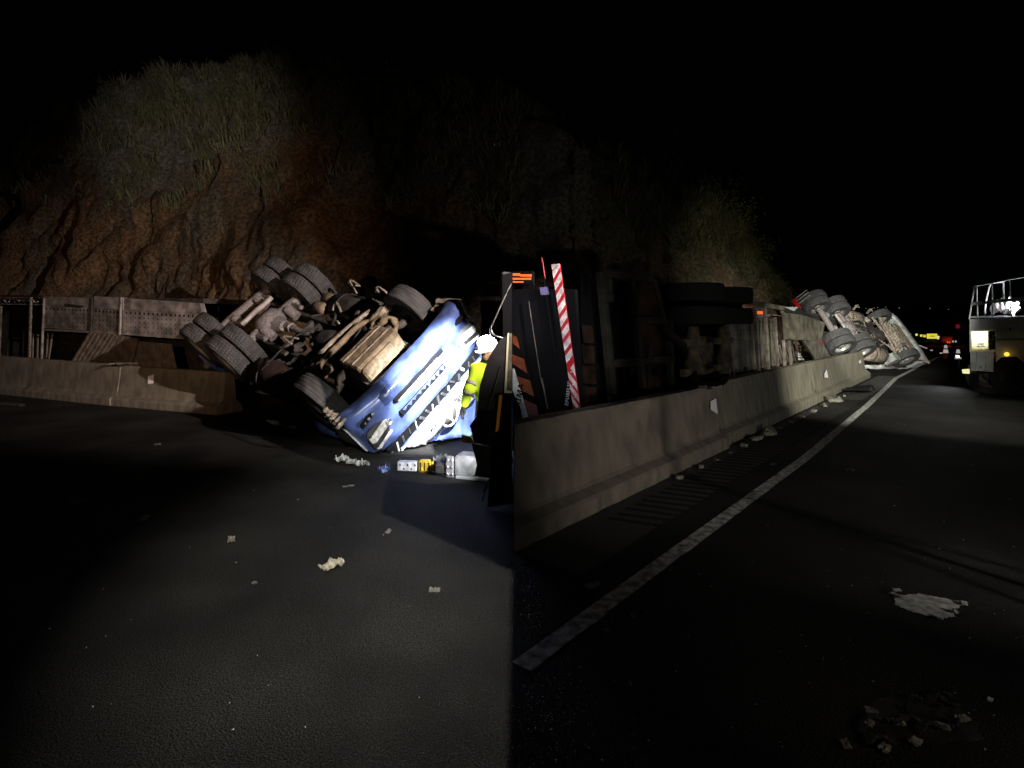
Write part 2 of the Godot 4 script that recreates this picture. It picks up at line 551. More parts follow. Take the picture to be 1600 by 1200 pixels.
func toe_at(s: float) -> Array:
	var i := clampi(int(s), 0, TOE.size() - 2)
	var f := s - i
	var p: Vector3 = TOE[i].lerp(TOE[i + 1], f)
	var d0: Vector3 = TOE[i + 1] - TOE[maxi(i, 0)]
	var d1: Vector3 = TOE[mini(i + 2, TOE.size() - 1)] - TOE[mini(i + 1, TOE.size() - 2)]
	var dz: Vector3 = TOE[i] - TOE[maxi(i - 1, 0)] if i > 0 else d0
	var d: Vector3 = dz.normalized().lerp(d0.normalized(), 0.5 + f * 0.5) if f < 0.5 else d0.normalized().lerp(d1.normalized(), (f - 0.5) * 0.5)
	d = d.normalized()
	return [p, Vector3(d.z, 0, -d.x), lerpf(CREST[i], CREST[i + 1], f)]

func slope_point(s: float, t: float) -> Vector3:
	var q := toe_at(s)
	var p: Vector3 = q[0]
	var back: Vector3 = q[1]
	var top: float = q[2]
	var y := 0.0
	var o := 0.0
	if t < 0.75:
		y = top * t / 0.75
		o = y * 0.3
	else:
		y = top + (t - 0.75) * 14.0
		o = top * 0.3 + (t - 0.75) * 40.0
	var g := p + back * o
	var rough := wob.get_noise_3d(g.x * 0.16, y * 0.07, g.z * 0.16) * 1.5 + wob.get_noise_3d(g.x * 0.6, y * 0.25, g.z * 0.6) * 0.55 + wob.get_noise_3d(g.x * 2.3, y * 0.55, g.z * 2.3) * 0.24 + wob.get_noise_3d(g.x * 5.0, y * 3.2, g.z * 5.0) * 0.09
	rough = rough * 0.75 + (0.5 + crag.get_noise_3d(g.x * 0.7, y * 0.45, g.z * 0.7)) * 0.5 + (0.5 + crag.get_noise_3d(g.x * 2.2, y * 1.3, g.z * 2.2)) * 0.2 - 0.3
	var ledge := absf(fposmod(y * 0.55 + wob.get_noise_2d(g.x * 0.2, g.z * 0.2) * 1.6, 1.0) - 0.5) * 0.5
	return g + back * (rough + ledge + 0.2) * smoothstep(0.0, 1.2, y + 0.25) + Vector3(0, y + wob.get_noise_3d(g.x * 1.1, 9.0, g.z * 1.1) * 0.35 * smoothstep(0.3, 2.0, y) - 0.02, 0)

func hillside() -> void:
	var st := SurfaceTool.new()
	st.begin(Mesh.PRIMITIVE_TRIANGLES)
	st.set_smooth_group(0)
	var ss := []
	var s := 0.55
	while s < 9.4:
		ss.append(s)
		var seg: float = TOE[int(s)].distance_to(TOE[int(s) + 1])
		s += 0.13 / seg if s < 8.0 and s > 0.9 else 0.5 / seg
	var nv := 96
	for i in ss.size():
		for j in nv + 1:
			var t := j / float(nv)
			t = t if t < 0.75 else 0.75 + (t - 0.75)
			var p := slope_point(ss[i], t)
			var top: float = toe_at(ss[i])[2]
			var hh := p.y / top
			var n1 := wob.get_noise_3d(p.x * 0.28, p.y * 0.18, p.z * 0.28)
			var n2 := wob.get_noise_3d(p.x * 1.7 + 30.0, p.y * 0.22, p.z * 1.7)
			var c := Color(0.20, 0.115, 0.055).lerp(Color(0.12, 0.095, 0.065), smoothstep(-0.1, 0.35, n1))
			c = c.lerp(Color(0.30, 0.21, 0.135), smoothstep(0.12, 0.5, n2) * 0.7)
			c = c.lerp(Color(0.19, 0.175, 0.14), smoothstep(0.58, 0.8, hh + n1 * 0.3))
			if ss[i] > 4.4:
				c = c.lerp(Color(0.22, 0.165, 0.115), 0.6)
				c = c.lerp(Color(0.10, 0.10, 0.05), smoothstep(0.35, 0.75, hh + n1 * 0.4))
			st.set_color(c)
			st.add_vertex(p)
	for i in ss.size() - 1:
		for j in nv:
			var a := i * (nv + 1) + j
			for k in [a, a + nv + 1, a + 1, a + 1, a + nv + 1, a + nv + 2]:
				st.add_index(k)
	st.generate_normals()
	var me := st.commit()
	me.surface_set_material(0, M.rock)
	struct(put("hillside", me))
	# dry grass on the slope, left and right
	grass("hillside_grass", 0.84, 3.6, 6500, 0.40, 0.86, false)
	grass("slope_grass", 4.9, 8.2, 2400, 0.42, 0.84, true)
	# roots hanging down the cut
	var ri := -1
	for k in [[1.75, 0.50, 2.2], [2.05, 0.58, 3.0], [2.35, 0.46, 1.8], [2.62, 0.62, 2.6], [1.35, 0.44, 2.4], [2.9, 0.5, 2.0]]:
		ri += 1
		var pts := []
		var rad := []
		for q in 12:
			var t: float = k[1] - q / 11.0 * k[2] * 0.075 / 1.0
			pts.append(slope_point(k[0] + 0.02 * sin(q * 0.5 + k[0] * 9.0) * 0.25 + q * 0.001, t) - toe_at(k[0])[1] * 0.1)
			rad.append(0.02 * (1.0 - q / 14.0))
		var b := B.new()
		b.tube(pts, rad, 6)
		tag(obj("hanging_root", b, M.black), "thin dark root hanging down the rock cut " + ["above the perforated panels", "above the folded slatted deck", "left of the rear truck wheels", "right above the rear truck wheels", "above the left end of the trailer", "above the chassis of the blue truck"][ri], "root", "roots on the rock cut")
	# bushes along the right-hand crest
	var spots := [[5.6, 0.76, 1.4], [6.15, 0.74, 1.5], [6.5, 0.73, 1.2], [6.85, 0.74, 1.3], [7.0, 0.80, 1.7], [7.25, 0.75, 1.0]]
	var names := ["round olive bush on the crest nearest the hazard board", "tall olive bush second along the right-hand crest", "low bush in the middle of the right-hand crest", "dense bush on the crest above the orange light bar", "dark feathery bush farthest back on the crest", "small bush at the low end of the crest above the truck wheels"]
	for i in spots.size():
		bush(slope_point(spots[i][0], spots[i][1]), spots[i][2], names[i])
	bush(slope_point(1.9, 0.8), 0.8, "small green bush at the top of the brown rock cut")

func grass(called: String, s0: float, s1: float, count: int, t0: float, t1: float, green: bool) -> void:
	var b := B.new()
	var r := RandomNumberGenerator.new()
	r.seed = 9
	b.flat()
	for k in 12:
		var a := r.randf() * TAU
		var lean := r.randf_range(0.3, 1.1)
		var hgt := r.randf_range(0.2, 0.6)
		var base := Vector3(r.randf_range(-0.14, 0.14), 0, r.randf_range(-0.14, 0.14))
		var d := Vector3(cos(a), 0, sin(a))
		var w := Vector3(-d.z, 0, d.x) * 0.013
		var mid := base + d * lean * 0.25 + Vector3(0, hgt * 0.6, 0)
		var tip := base + d * lean * 0.62 + Vector3(0, hgt * (1.0 - lean * 0.5), 0)
		b.quad(base - w, base + w, mid + w, mid - w)
		b.tri(mid - w, mid + w, tip)
	var mm := MultiMesh.new()
	mm.transform_format = MultiMesh.TRANSFORM_3D
	mm.use_colors = true
	mm.mesh = b.done(M.blade)
	var list := []
	while list.size() < count:
		var s := r.randf_range(s0, s1)
		var t := r.randf_range(t0, t1)
		var p := slope_point(s, t)
		if wob.get_noise_3d(p.x * 0.5, p.y * 0.5, p.z * 0.5 + 50.0) < r.randf_range(-0.15, 0.45) + (0.25 if t < 0.55 else 0.0):
			continue
		list.append(p)
	mm.instance_count = list.size()
	for i in list.size():
		var bs := Basis(Vector3.UP, r.randf() * TAU).scaled(Vector3(1, r.randf_range(0.6, 1.2), 1) * r.randf_range(0.35, 1.25))
		bs = Basis(Vector3(1, 0, 0.4).normalized(), r.randf_range(-0.1, 0.55)) * bs
		mm.set_instance_transform(i, Transform3D(bs, list[i]))
		var c := Color(0.26, 0.24, 0.16).lerp(Color(0.15, 0.145, 0.06), r.randf())
		if green:
			c = Color(0.08, 0.085, 0.03).lerp(Color(0.17, 0.15, 0.075), r.randf())
		mm.set_instance_color(i, c)
	var o := MultiMeshInstance3D.new()
	o.multimesh = mm
	o.name = called
	add_child(o)
	o.set_meta("kind", "stuff")
	tag(o, "thin olive grass covering the slope behind the right trailer" if green else "dry grass tufts on the lit upper part of the rock cut", "grass")

func bush(at: Vector3, size: float, label: String) -> void:
	var o := thing("bush", label, "bush", Transform3D(Basis(), at), "bushes on the slope")
	var b := B.new()
	var lf := SurfaceTool.new()
	lf.begin(Mesh.PRIMITIVE_TRIANGLES)
	for k in 9:
		var a := rng.randf() * TAU
		var d := Vector3(cos(a) * rng.randf_range(0.2, 0.8), 1, sin(a) * rng.randf_range(0.2, 0.8)).normalized()
		var pts := []
		for q in 6:
			pts.append(d * size * 1.2 * q / 5.0 + Vector3(0.05 * sin(q * 2.0 + k), -0.15 + 0.02 * q, 0.05 * cos(q * 1.7 + k)))
		b.tube(pts, [0.025, 0.02, 0.016, 0.012, 0.008, 0.004], 5)
		for q in 90:
			var c: Vector3 = pts[rng.randi_range(1, 5)] + Vector3(rng.randfn(), rng.randfn(), rng.randfn()) * 0.15 * size
			var u := Vector3(rng.randfn(), rng.randfn(), rng.randfn()).normalized() * 0.05
			var w := u.cross(Vector3(rng.randfn(), rng.randfn(), rng.randfn()).normalized()) * 0.55
			lf.set_color(Color(0.07, 0.085, 0.02).lerp(Color(0.13, 0.13, 0.035), rng.randf()))
			for z in [c - u, c + w, c + u, c - u, c + u, c - w]:
				lf.add_vertex(z)
	obj("stem", b, M.soil, o)
	lf.generate_normals()
	var me := lf.commit()
	me.surface_set_material(0, M.blade)
	put("foliage", me, o).set_meta("kind", "stuff")

# ---- concrete barriers
func barrier(a: Vector3, c: Vector3, h0: float, h1: float, m: Material, label: String, refl: Array, chip := 0.0, cut := false) -> void:
	var ax := (c - a).normalized()
	var side := Vector3(-ax.z, 0, ax.x)   # towards the road
	var o := thing("concrete_barrier", label, "barrier", Transform3D(), "concrete barriers along the verge")
	var prof := [[0.0, 0.0], [0.0, 0.13], [-0.02, 0.16], [-0.12, 0.205], [-0.145, 0.24], [-0.205, 0.95], [-0.225, 1.0], [-0.375, 1.0], [-0.395, 0.95], [-0.455, 0.24], [-0.6, 0.1], [-0.6, 0.0]]
	var n := int(a.distance_to(c) / 0.08)
	var b := B.new()
	var rows := []
	for k in prof.size():
		rows.append(PackedVector3Array())
	for i in n + 1:
		var t := i / float(n)
		var h := lerpf(h0, h1, t)
		for k in prof.size():
			var y: float = prof[k][1]
			y = y if y < 0.3 else lerpf(0.24, h, (y - 0.24) / 0.76)
			var p: Vector3 = a.lerp(c, t) + side * prof[k][0] + Vector3(0, y, 0)
			if cut:
				p -= ax * (side.x * prof[k][0] / ax.x) * (1.0 - t)
			var e := wob.get_noise_3d(p.x * 2.0, p.y * 2.0, p.z * 2.0) * 0.012 + wob.get_noise_3d(p.x * 9.0, p.y * 9.0, p.z * 9.0) * 0.006
			if chip > 0.0 and y > h * 0.93 and t > 1.0 - chip:
				p.y -= maxf(0.0, wob.get_noise_1d(t * 60.0) + 0.2) * 0.14
			p += side * e + Vector3(0, e * (1.0 if k > 0 and k < prof.size() - 1 else 0.0), 0)
			rows[k].append(p)
	for k in prof.size() - 1:
		b.grid([rows[k], rows[k + 1]], false, k)
	for e in [0, n]:
		var cap := []
		for k in prof.size():
			cap.append(rows[k][e])
		b.fan(PackedVector3Array(cap))
	obj("concrete_body", b, m, o)
	var pl := [a - side * 0.12, (side + Vector3(0, 0.085, 0)).normalized()]
	for q in refl:
		plate("reflector", q, pl, 0.022, 0.008, M.reflector, o)

func barriers() -> void:
	barrier(LB[0] + Vector3(-1.8, 0, -0.86), LB[1], 0.93, 0.84, M.concrete, "stained concrete barrier before the left trailer, left of the cracked joint", [], 0.06)
	barrier(LB[1] + Vector3(0.05, 0, 0.0), LB[2], 0.83, 0.80, M.concrete, "concrete barrier right of the cracked joint, ending beside the blue truck", [[[231, 600], [231, 588], [240, 585], [239, 599]]])
	barrier(RB[0], RB[1], 0.915, 0.85, M.concrete, "nearest dull concrete barrier below the striped hazard boards", [[[1111, 627], [1119, 622.5], [1121.5, 647], [1111, 640]]], 0.08, true)
	barrier(RB[1] - SIDE * 0.07 + AX * 0.04, RB[2], 0.87, 0.87, M.concrete_old, "middle concrete barrier of the right-hand row, streaked olive", [[[1288.5, 584], [1292, 577.5], [1294, 590], [1289, 590]]])
	barrier(RB[2] + AX * 0.03, RB[3], 0.88, 0.82, M.concrete_old, "last concrete barrier of the right-hand row, under the truck wheels", [[[1342, 565], [1345, 562], [1346, 567], [1342.5, 568]]])

# ---------------------------------------------------------------- vehicles
func tyre_mesh(w: float, drive: bool) -> ArrayMesh:
	if T.has("tyre%s%s" % [w, drive]):
		return T["tyre%s%s" % [w, drive]]
	var b := B.new()
	var n := 264 if drive else 96
	var R := 0.52
	var prof := [[0.30, -0.42 * w], [0.33, -0.47 * w], [0.42, -0.5 * w], [0.475, -0.49 * w], [0.502, -0.465 * w]]
	var m := 26
	for i in m + 1:
		prof.append([R, (i / float(m) - 0.5) * 0.9 * w, i / float(m)])
	for q in [[0.502, 0.465 * w], [0.475, 0.49 * w], [0.42, 0.5 * w], [0.33, 0.47 * w], [0.30, 0.42 * w]]:
		prof.append(q)
	var rows := []
	for q in prof:
		var row := PackedVector3Array()
		for j in n:
			var a := TAU * j / n
			var r: float = q[0]
			if q.size() > 2:
				var u: float = q[2]
				var g := 0.0
				if drive:
					var bandn := int(u * 5.0)
					var fu := fposmod(u * 5.0, 1.0)
					if fu < 0.2:
						g = 1.0
					if fposmod(j / 6.0 + bandn * 0.5 + u * 1.5, 1.0) < 0.3:
						g = 1.0
				else:
					for c in [0.2, 0.4, 0.6, 0.8]:
						if absf(u - c) < 0.022:
							g = 1.0
				r -= g * 0.02 + 0.016 * pow(absf(u * 2.0 - 1.0), 3.0)
			row.append(Vector3(r * cos(a), q[1], r * sin(a)))
		rows.append(row)
	b.grid(rows, true)
	T["tyre%s%s" % [w, drive]] = b.done(M.tyre)
	return T["tyre%s%s" % [w, drive]]

func rim_mesh(deep: bool, m: Material) -> ArrayMesh:
	var key := "rim%s%s" % [deep, m.resource_name]
	if T.has(key):
		return T[key]
	var b := B.new()
	var prof := [[0.30, -0.12], [0.31, 0.11], [0.295, 0.12], [0.27, 0.1]]
	if deep:
		prof += [[0.25, 0.0], [0.235, -0.03], [0.13, -0.04], [0.125, 0.05], [0.10, 0.075], [0.0, 0.08]]
	else:
		prof += [[0.25, 0.08], [0.235, 0.1], [0.16, 0.105], [0.12, 0.1], [0.115, 0.135], [0.085, 0.15], [0.0, 0.152]]
	b.lathe(prof, Transform3D(), 36)
	for i in 10:
		var a := TAU * i / 10
		var p := Vector3(cos(a) * 0.185, -0.04 if deep else 0.1, sin(a) * 0.185)
		b.tube([p, p + Vector3(0, 0.035, 0)], 0.016, 6)
	for i in 8:
		var a := TAU * (i + 0.5) / 8
		var p := Vector3(cos(a) * 0.24, -0.01 if deep else 0.092, sin(a) * 0.24)
		b.tube([p, p + Vector3(0, 0.006, 0)], 0.022, 8)
	T[key] = b.done(m)
	return T[key]

func wheel(parent: Node3D, at: Vector3, w: float, drive: bool, out: float, deep: bool, m: Material, label := "") -> Node3D:
	var o := Node3D.new()
	o.name = "wheel"
	parent.add_child(o, true)
	o.position = at
	if label:
		o.set_meta("label", label)
	put("tyre", tyre_mesh(w, drive), o)
	var r := put("rim", rim_mesh(deep, m), o)
	if out < 0.0:
		r.rotation.x = PI
	return o

func bent(p: Array, k := 5) -> Array:
	var c := Curve3D.new()
	for i in p.size():
		var d: Vector3 = (p[mini(i + 1, p.size() - 1)] - p[maxi(i - 1, 0)]) * 0.22
		c.add_point(p[i], -d, d)
	var o := []
	for i in (p.size() - 1) * k + 1:
		o.append(c.samplef(float(i) / k))
	return o

func truck(at: Transform3D, left: bool) -> void:
	var o := thing("overturned_truck", "blue truck cab and chassis overturned onto its roof corner, lit brightly at its grille" if left else "pale overturned truck tractor lying past the end of the barrier row, wheels facing the road", "truck", at, "overturned trucks")
	var skin: Material = M.blue if left else M.pale_paint
	var dusty: Material = M.dust if left else M.dust_pale
	var x1 := -3.33
	var x2 := -4.68
	var r2 := RandomNumberGenerator.new()
	r2.seed = 77
	var b: B
	# frame
	for s in [-1.0, 1.0]:
		b = B.new()
		b.box(Transform3D(Basis(), Vector3(-2.3, s * 0.42, -0.26)), Vector3(6.4, 0.08, 0.27), 0.012)
		obj("chassis_rail", b, M.chassis, o)
	for x in [0.7, -0.9, -1.7, -2.6, -4.0, -5.4]:
		b = B.new()
		b.box(Transform3D(Basis(), Vector3(x, 0, -0.27)), Vector3(0.1, 0.76, 0.2), 0.012)
		obj("cross_member", b, M.chassis, o)
	# front axle and steering
	b = B.new()
	b.tube(bent([Vector3(0, -0.92, -0.02), Vector3(0, -0.7, 0.0), Vector3(0, -0.5, 0.1), Vector3(0, 0.5, 0.1), Vector3(0, 0.7, 0.0), Vector3(0, 0.92, -0.02)]), 0.065, 10)
	obj("front_axle", b, dusty if not left else M.chassis, o)
	for s in [-1.0, 1.0]:
		b = B.new()
		for k in 3:
			var pts := []
			for i in 9:
				var u := i / 4.0 - 1.0
				pts.append(Vector3(u * (0.85 - k * 0.15), s * 0.42, -0.02 + 0.02 * k - 0.11 * u * u))
			for i in 8:
				b.bar(pts[i], pts[i + 1], 0.08, 0.016, Vector3(0, 0, 1))
		obj("leaf_spring", b, M.chassis, o)
		wheel(o, Vector3(0, s * 1.02, 0), 0.31, false, s, false, M.rim_bright)
		for x in [x1, x2]:
			for k in [0.76, 1.08]:
				wheel(o, Vector3(x, s * k, 0), 0.285, true, s if k > 0.9 else -s, true, M.rim_bright if k > 0.9 else M.rim)
	b = B.new()
	b.tube([Vector3(-0.34, -0.8, 0.13), Vector3(-0.34, 0.55, 0.13)], 0.035, 8)
	obj("track_rod", b, dusty, o)
	b = B.new()
	b.tube(bent([Vector3(-0.42, -0.62, -0.02), Vector3(-0.56, -0.58, 0.16), Vector3(-0.6, 0.0, 0.18), Vector3(-0.56, 0.45, 0.17), Vector3(-0.42, 0.56, 0.0)]), 0.048, 8)
	obj("anti_roll_bar", b, dusty, o)
	b = B.new()
	b.tube(bent([Vector3(-0.85, -0.95, 0.06), Vector3(-0.82, -0.4, 0.16), Vector3(-0.84, 0.2, 0.15), Vector3(-0.8, 0.85, 0.1)]), 0.05, 8)
	obj("anti_roll_bar", b, M.dust_pale, o)
	for q in [[Vector3(-0.35, 0.4, 0.1), Vector3(-0.25, 0.55, 0.22), Vector3(-0.12, 0.62, 0.16), Vector3(-0.05, 0.6, 0.02)], [Vector3(-0.5, 0.5, 0.12), Vector3(-0.36, 0.72, 0.22), Vector3(-0.3, 0.86, 0.16)], [Vector3(-0.12, 0.48, 0.2), Vector3(0.02, 0.62, 0.26), Vector3(0.12, 0.6, 0.12), Vector3(0.1, 0.48, 0.05)], [Vector3(-0.4, -0.62, 0.1), Vector3(-0.5, -0.75, 0.2), Vector3(-0.66, -0.8, 0.12), Vector3(-0.7, -0.9, 0.0)], [Vector3(-0.2, -0.55, 0.2), Vector3(-0.32, -0.7, 0.15), Vector3(-0.28, -0.82, 0.0)]]:
		b = B.new()
		b.tube(bent(q), [0.05] + range((q.size() - 1) * 5).map(func(i): return 0.05 + 0.018 * sin(i * 1.1)), 7)
		obj("steering_link", b, dusty, o)
	b = B.new()
	b.box(Transform3D(Basis().rotated(Vector3.RIGHT, 0.3), Vector3(-0.38, 0.66, 0.16)), Vector3(0.2, 0.44, 0.13), 0.045)
	obj("brake_chamber", b, M.dust_pale, o)
	# sump guard with two ridges
	var sump := Node3D.new()
	sump.name = "sump_guard"
	o.add_child(sump)
	b = B.new()
	b.box(Transform3D(Basis(), Vector3(0.16, 0.0, 0.02)), Vector3(0.56, 0.86, 0.5), 0.03)
	b.box(Transform3D(Basis(), Vector3(0.46, -0.08, 0.0)), Vector3(0.1, 0.66, 0.44), 0.03)
	obj("sump_box", b, dusty, sump)
	for x in [0.02, 0.25]:
		b = B.new()
		b.box(Transform3D(Basis(), Vector3(x, 0, 0.273)), Vector3(0.035, 0.84, 0.02), 0.008)
		obj("ridge", b, M.dust_pale, sump)
	# gearbox, propshaft and loose engine parts
	b = B.new()
	b.lathe([[0.0, -0.5], [0.2, -0.5], [0.26, -0.2], [0.3, 0.1], [0.34, 0.5], [0.0, 0.5]], Transform3D(Basis(Vector3(0, 0, 1), -PI / 2), Vector3(-1.25, 0, -0.15)), 16)
	obj("gearbox", b, M.chassis, o)
	b = B.new()
	b.tube([Vector3(-1.7, 0, -0.1), Vector3(-2.9, 0, -0.02)], 0.06, 10)
	b.tube([Vector3(-2.65, 0, -0.03), Vector3(-2.85, 0, -0.03)], 0.09, 10)
	obj("propshaft", b, M.axle, o)
	for i in 26:
		b = B.new()
		var c := Vector3(r2.randf_range(-2.3, -0.7), r2.randf_range(-0.75, 0.75), r2.randf_range(-0.2, 0.08))
		if i % 2:
			b.box(Transform3D(Basis(Vector3(r2.randf(), r2.randf(), 1).normalized(), r2.randf() * 3.0), c), Vector3(r2.randf_range(0.05, 0.3), r2.randf_range(0.05, 0.16), r2.randf_range(0.05, 0.14)), 0.015)
			obj("bracket", b, M.dust_pale if i % 4 == 1 and not left else M.chassis, o)
		else:
			b.tube(bent([c, c + Vector3(r2.randf_range(-0.3, 0.3), r2.randf_range(-0.3, 0.3), 0.1), c + Vector3(r2.randf_range(-0.6, 0.6), r2.randf_range(-0.5, 0.5), 0.02)]), r2.randf_range(0.012, 0.03), 6)
			obj("hose", b, M.dark_plastic if i % 4 else M.dust_pale, o)
	# drive axles
	for x in [x1, x2]:
		b = B.new()
		b.tube(bent([Vector3(x, -0.62, 0), Vector3(x, -0.3, 0.02), Vector3(x, 0.3, 0.02), Vector3(x, 0.62, 0)]), 0.11, 12)
		if x == x1:
			b.lathe([[0.0, -0.23], [0.2, -0.21], [0.29, -0.1], [0.31, 0.0], [0.29, 0.1], [0.2, 0.21], [0.0, 0.23]], Transform3D(Basis(Vector3(1, 0, 0), PI / 2) * Basis(Vector3(0, 0, 1), 0.2), Vector3(x, -0.08, 0.02)), 20)
			b.tube([Vector3(x + 0.15, -0.06, 0.0), Vector3(x + 0.5, -0.04, 0.0)], [0.2, 0.11], 12)
		obj("drive_axle", b, M.axle, o)
		for s in [-1.0, 1.0]:
			b = B.new()
			b.box(Transform3D(Basis(), Vector3(x + 0.15, s * 0.45, 0.03)), Vector3(0.62, 0.09, 0.1), 0.03)
			b.tube([Vector3(x + 0.35, s * 0.3, -0.1), Vector3(x + 0.15, s * 0.3, 0.08)], 0.1, 10)
			obj("suspension_arm", b, M.axle, o)
	b = B.new()
	b.tube([Vector3(x1 - 0.55, -0.42, 0.14), Vector3(x1 - 0.62, 0.4, 0.14)], 0.055, 8)
	obj("torque_rod", b, M.galv_pale, o)
	# tanks on the sides
	for s in [1.0, -1.0]:
		var x0 := -1.15 if s > 0 else -1.25
		b = B.new()
		b.lathe([[0.0, 0.0], [0.27, 0.02], [0.31, 0.07], [0.31, 1.2], [0.27, 1.25], [0.0, 1.27]], Transform3D(Basis(Vector3(0, 0, 1), PI / 2), Vector3(x0, s * 0.92, -0.28)), 24)
		var tank := obj("fuel_tank", b, M.dust_pale if not left else (M.chassis if s > 0 else M.rust), o)
		for k in [0.25, 0.95]:
			b = B.new()
			b.lathe([[0.315, -0.03], [0.322, -0.03], [0.322, 0.03], [0.315, 0.03]], Transform3D(Basis(Vector3(0, 0, 1), PI / 2), Vector3(x0 - k, s * 0.92, -0.28)), 24)
			obj("tank_strap", b, M.chassis, tank)
	for k in [[-2.62, 0.98, 0.4], [-2.62, 0.72, 0.4]]:
		b = B.new()
		b.lathe([[0.0, 0.0], [0.09, 0.02], [0.12, 0.06], [0.12, 0.34], [0.09, 0.38], [0.0, 0.4]], Transform3D(Basis(Vector3(0, 0, 1), PI / 2), Vector3(-2.42, k[1] - 0.05, -0.12)), 16)
		obj("air_tank", b, dusty, o)
	for k in [[-1.9, 1.12, 0.12], [-0.95, 1.08, 0.15]]:
		var z := Vector3(k[0], k[1], k[2])
		b = B.new()
		for i in 3:
			b.tube(bent([z + Vector3(0.06 * i, 0, -0.1), z + Vector3(0.06 * i - 0.05, 0.05, 0.12 + 0.03 * i), z + Vector3(0.1 + 0.05 * i, 0.1, 0.02), z + Vector3(0.22, 0.02, 0.1)]), 0.014, 5)
		obj("torn_hose", b, M.dust_pale, o)
	# rear mudguards and tail lamps
	for s in [-1.0, 1.0]:
		b = B.new()
		var rows := [PackedVector3Array(), PackedVector3Array()]
		for i in 9:
			var a := -2.6 + i * 0.17
			for e in 2:
				rows[e].append(Vector3(x2 + cos(a) * 0.68, s * (0.62 + e * 0.62), sin(a) * 0.68))
		b.grid(rows)
		obj("mudguard", b, M.blue if left else M.dark_plastic, o)
		b = B.new()
		b.box(Transform3D(Basis(), Vector3(x2 - 0.92, s * 0.85, -0.22)), Vector3(0.08, 0.5, 0.16), 0.02)
		obj("tail_lamp", b, M.red if not left else M.dark_plastic, o)
	b = B.new()
	b.box(Transform3D(Basis(), Vector3(x2 - 0.85, 0, -0.25)), Vector3(0.12, 2.2, 0.1), 0.02)
	obj("rear_beam", b, M.chassis, o)
	if not left:
		for y in [0.95, 1.1, 1.22]:
			b = B.new()
			b.box(Transform3D(Basis().rotated(Vector3.FORWARD, 0.2), Vector3(x2 - 0.78 + y * 0.1, y, 0.02)), Vector3(0.04, 0.04, 0.55), 0.008)
			obj("mudguard_stay", b, M.silver, o)
	# cab shell: crushed where it meets the ground
	var inv := at.affine_inverse()
	var crush := func(p: Vector3) -> Vector3:
		var dep := smoothstep(-0.4, -1.4, p.z)
		p += Vector3(wob.get_noise_3d(p.x * 1.3, p.y * 1.3, p.z * 1.3 + 7.0), wob.get_noise_3d(p.x * 1.3 + 5.0, p.y * 1.3, p.z * 1.3), 0) * 0.22 * dep
		var w := at * p
		var lim := 0.03 + 0.06 * absf(wob.get_noise_2d(w.x * 4.0, w.z * 4.0))
		if w.y < lim:
			w.y = lim
			return inv * w
		return p
	b = B.new()
	b.rbox(Vector3(0.16, 0, -1.5), Vector3(1.06, 1.22, 0.9), 0.16, Vector3i(12, 22, 22), crush)
	obj("cab_shell", b, skin, o)
	b = B.new()
	b.box(Transform3D(Basis(), Vector3(0.15, 0, -0.59)), Vector3(1.9, 2.3, 0.05), 0.01)
	obj("cab_floor", b, M.black if left else M.dust_pale, o)
	# bumper: blue panel wrapped round the corners, lower lip and slots
	b = B.new()
	var bow := func(p: Vector3) -> Vector3:
		p.x -= 0.16 * pow(absf(p.y) / 1.22, 4.0)
		p += Vector3(wob.get_noise_3d(p.x, p.y * 2.2, p.z * 2.2 + 3.0), 0, wob.get_noise_3d(p.x * 2.0, p.y * 1.4, p.z + 9.0)) * 0.022
		return crush.call(p)
	b.rbox(Vector3(1.16, 0, -0.11), Vector3(0.16, 1.23, 0.42), 0.1, Vector3i(4, 28, 12), bow)
	var bumper := obj("bumper", b, skin, o)
	b = B.new()
	b.rbox(Vector3(1.19, 0, 0.18), Vector3(0.17, 0.72, 0.11), 0.06, Vector3i(4, 16, 5), bow)
	obj("lower_lip", b, skin if left else M.dust_pale, bumper)
	for s in [-1.0, 1.0]:
		var fr := 1.0 if s < 0.0 else 0.0
		b = B.new()
		b.box(Transform3D(Basis().rotated(Vector3.BACK, -s * 0.16), Vector3(1.265, s * 0.98, 0.13)), Vector3(0.05, 0.32, 0.09), 0.03)
		var fog := obj("fog_lamp", b, M.black, bumper)
		if fr > 0.0:
			for k in 3:
				b = B.new()
				b.box(Transform3D(Basis(), Vector3(1.29, s * (0.9 + k * 0.08), 0.13)), Vector3(0.03, 0.05, 0.05), 0.012)
				obj("fog_lens", b, M.chrome, fog)
		# headlight: housing, glass, two round lamps
		var hl := Node3D.new()
		hl.name = "headlight"
		o.add_child(hl, true)
		b = B.new()
		b.box(Transform3D(Basis().rotated(Vector3.BACK, -s * 0.2), Vector3(1.24, s * 0.9, -0.2)), Vector3(0.1, 0.56, 0.36), 0.05)
		obj("housing", b, M.dark_plastic, hl)
		b = B.new()
		b.box(Transform3D(Basis().rotated(Vector3.BACK, -s * 0.2), Vector3(1.256, s * 0.9, -0.14)), Vector3(0.1, 0.53, 0.19), 0.05)
		b.box(Transform3D(Basis().rotated(Vector3.BACK, -s * 0.2), Vector3(1.256, s * 0.92, -0.31)), Vector3(0.1, 0.48, 0.1), 0.035)
		obj("lens", b, M.headlight_glass, hl)
		for k in [0.8, 1.0]:
			b = B.new()
			b.lathe([[0.055, 0.0], [0.055, 0.016], [0.045, 0.016], [0.03, -0.005], [0.0, -0.01]], Transform3D(Basis(Vector3(0, 0, 1), -PI / 2 - s * 0.2), Vector3(1.305 - absf(k - 0.8) * 0.2, s * k, -0.15)), 16)
			obj("reflector_bowl", b, M.chrome, hl)
	# long central openings in the bumper
	b = B.new()
	b.box(Transform3D(Basis(), Vector3(1.32, -0.05, 0.035)), Vector3(0.06, 1.06, 0.09), 0.03)
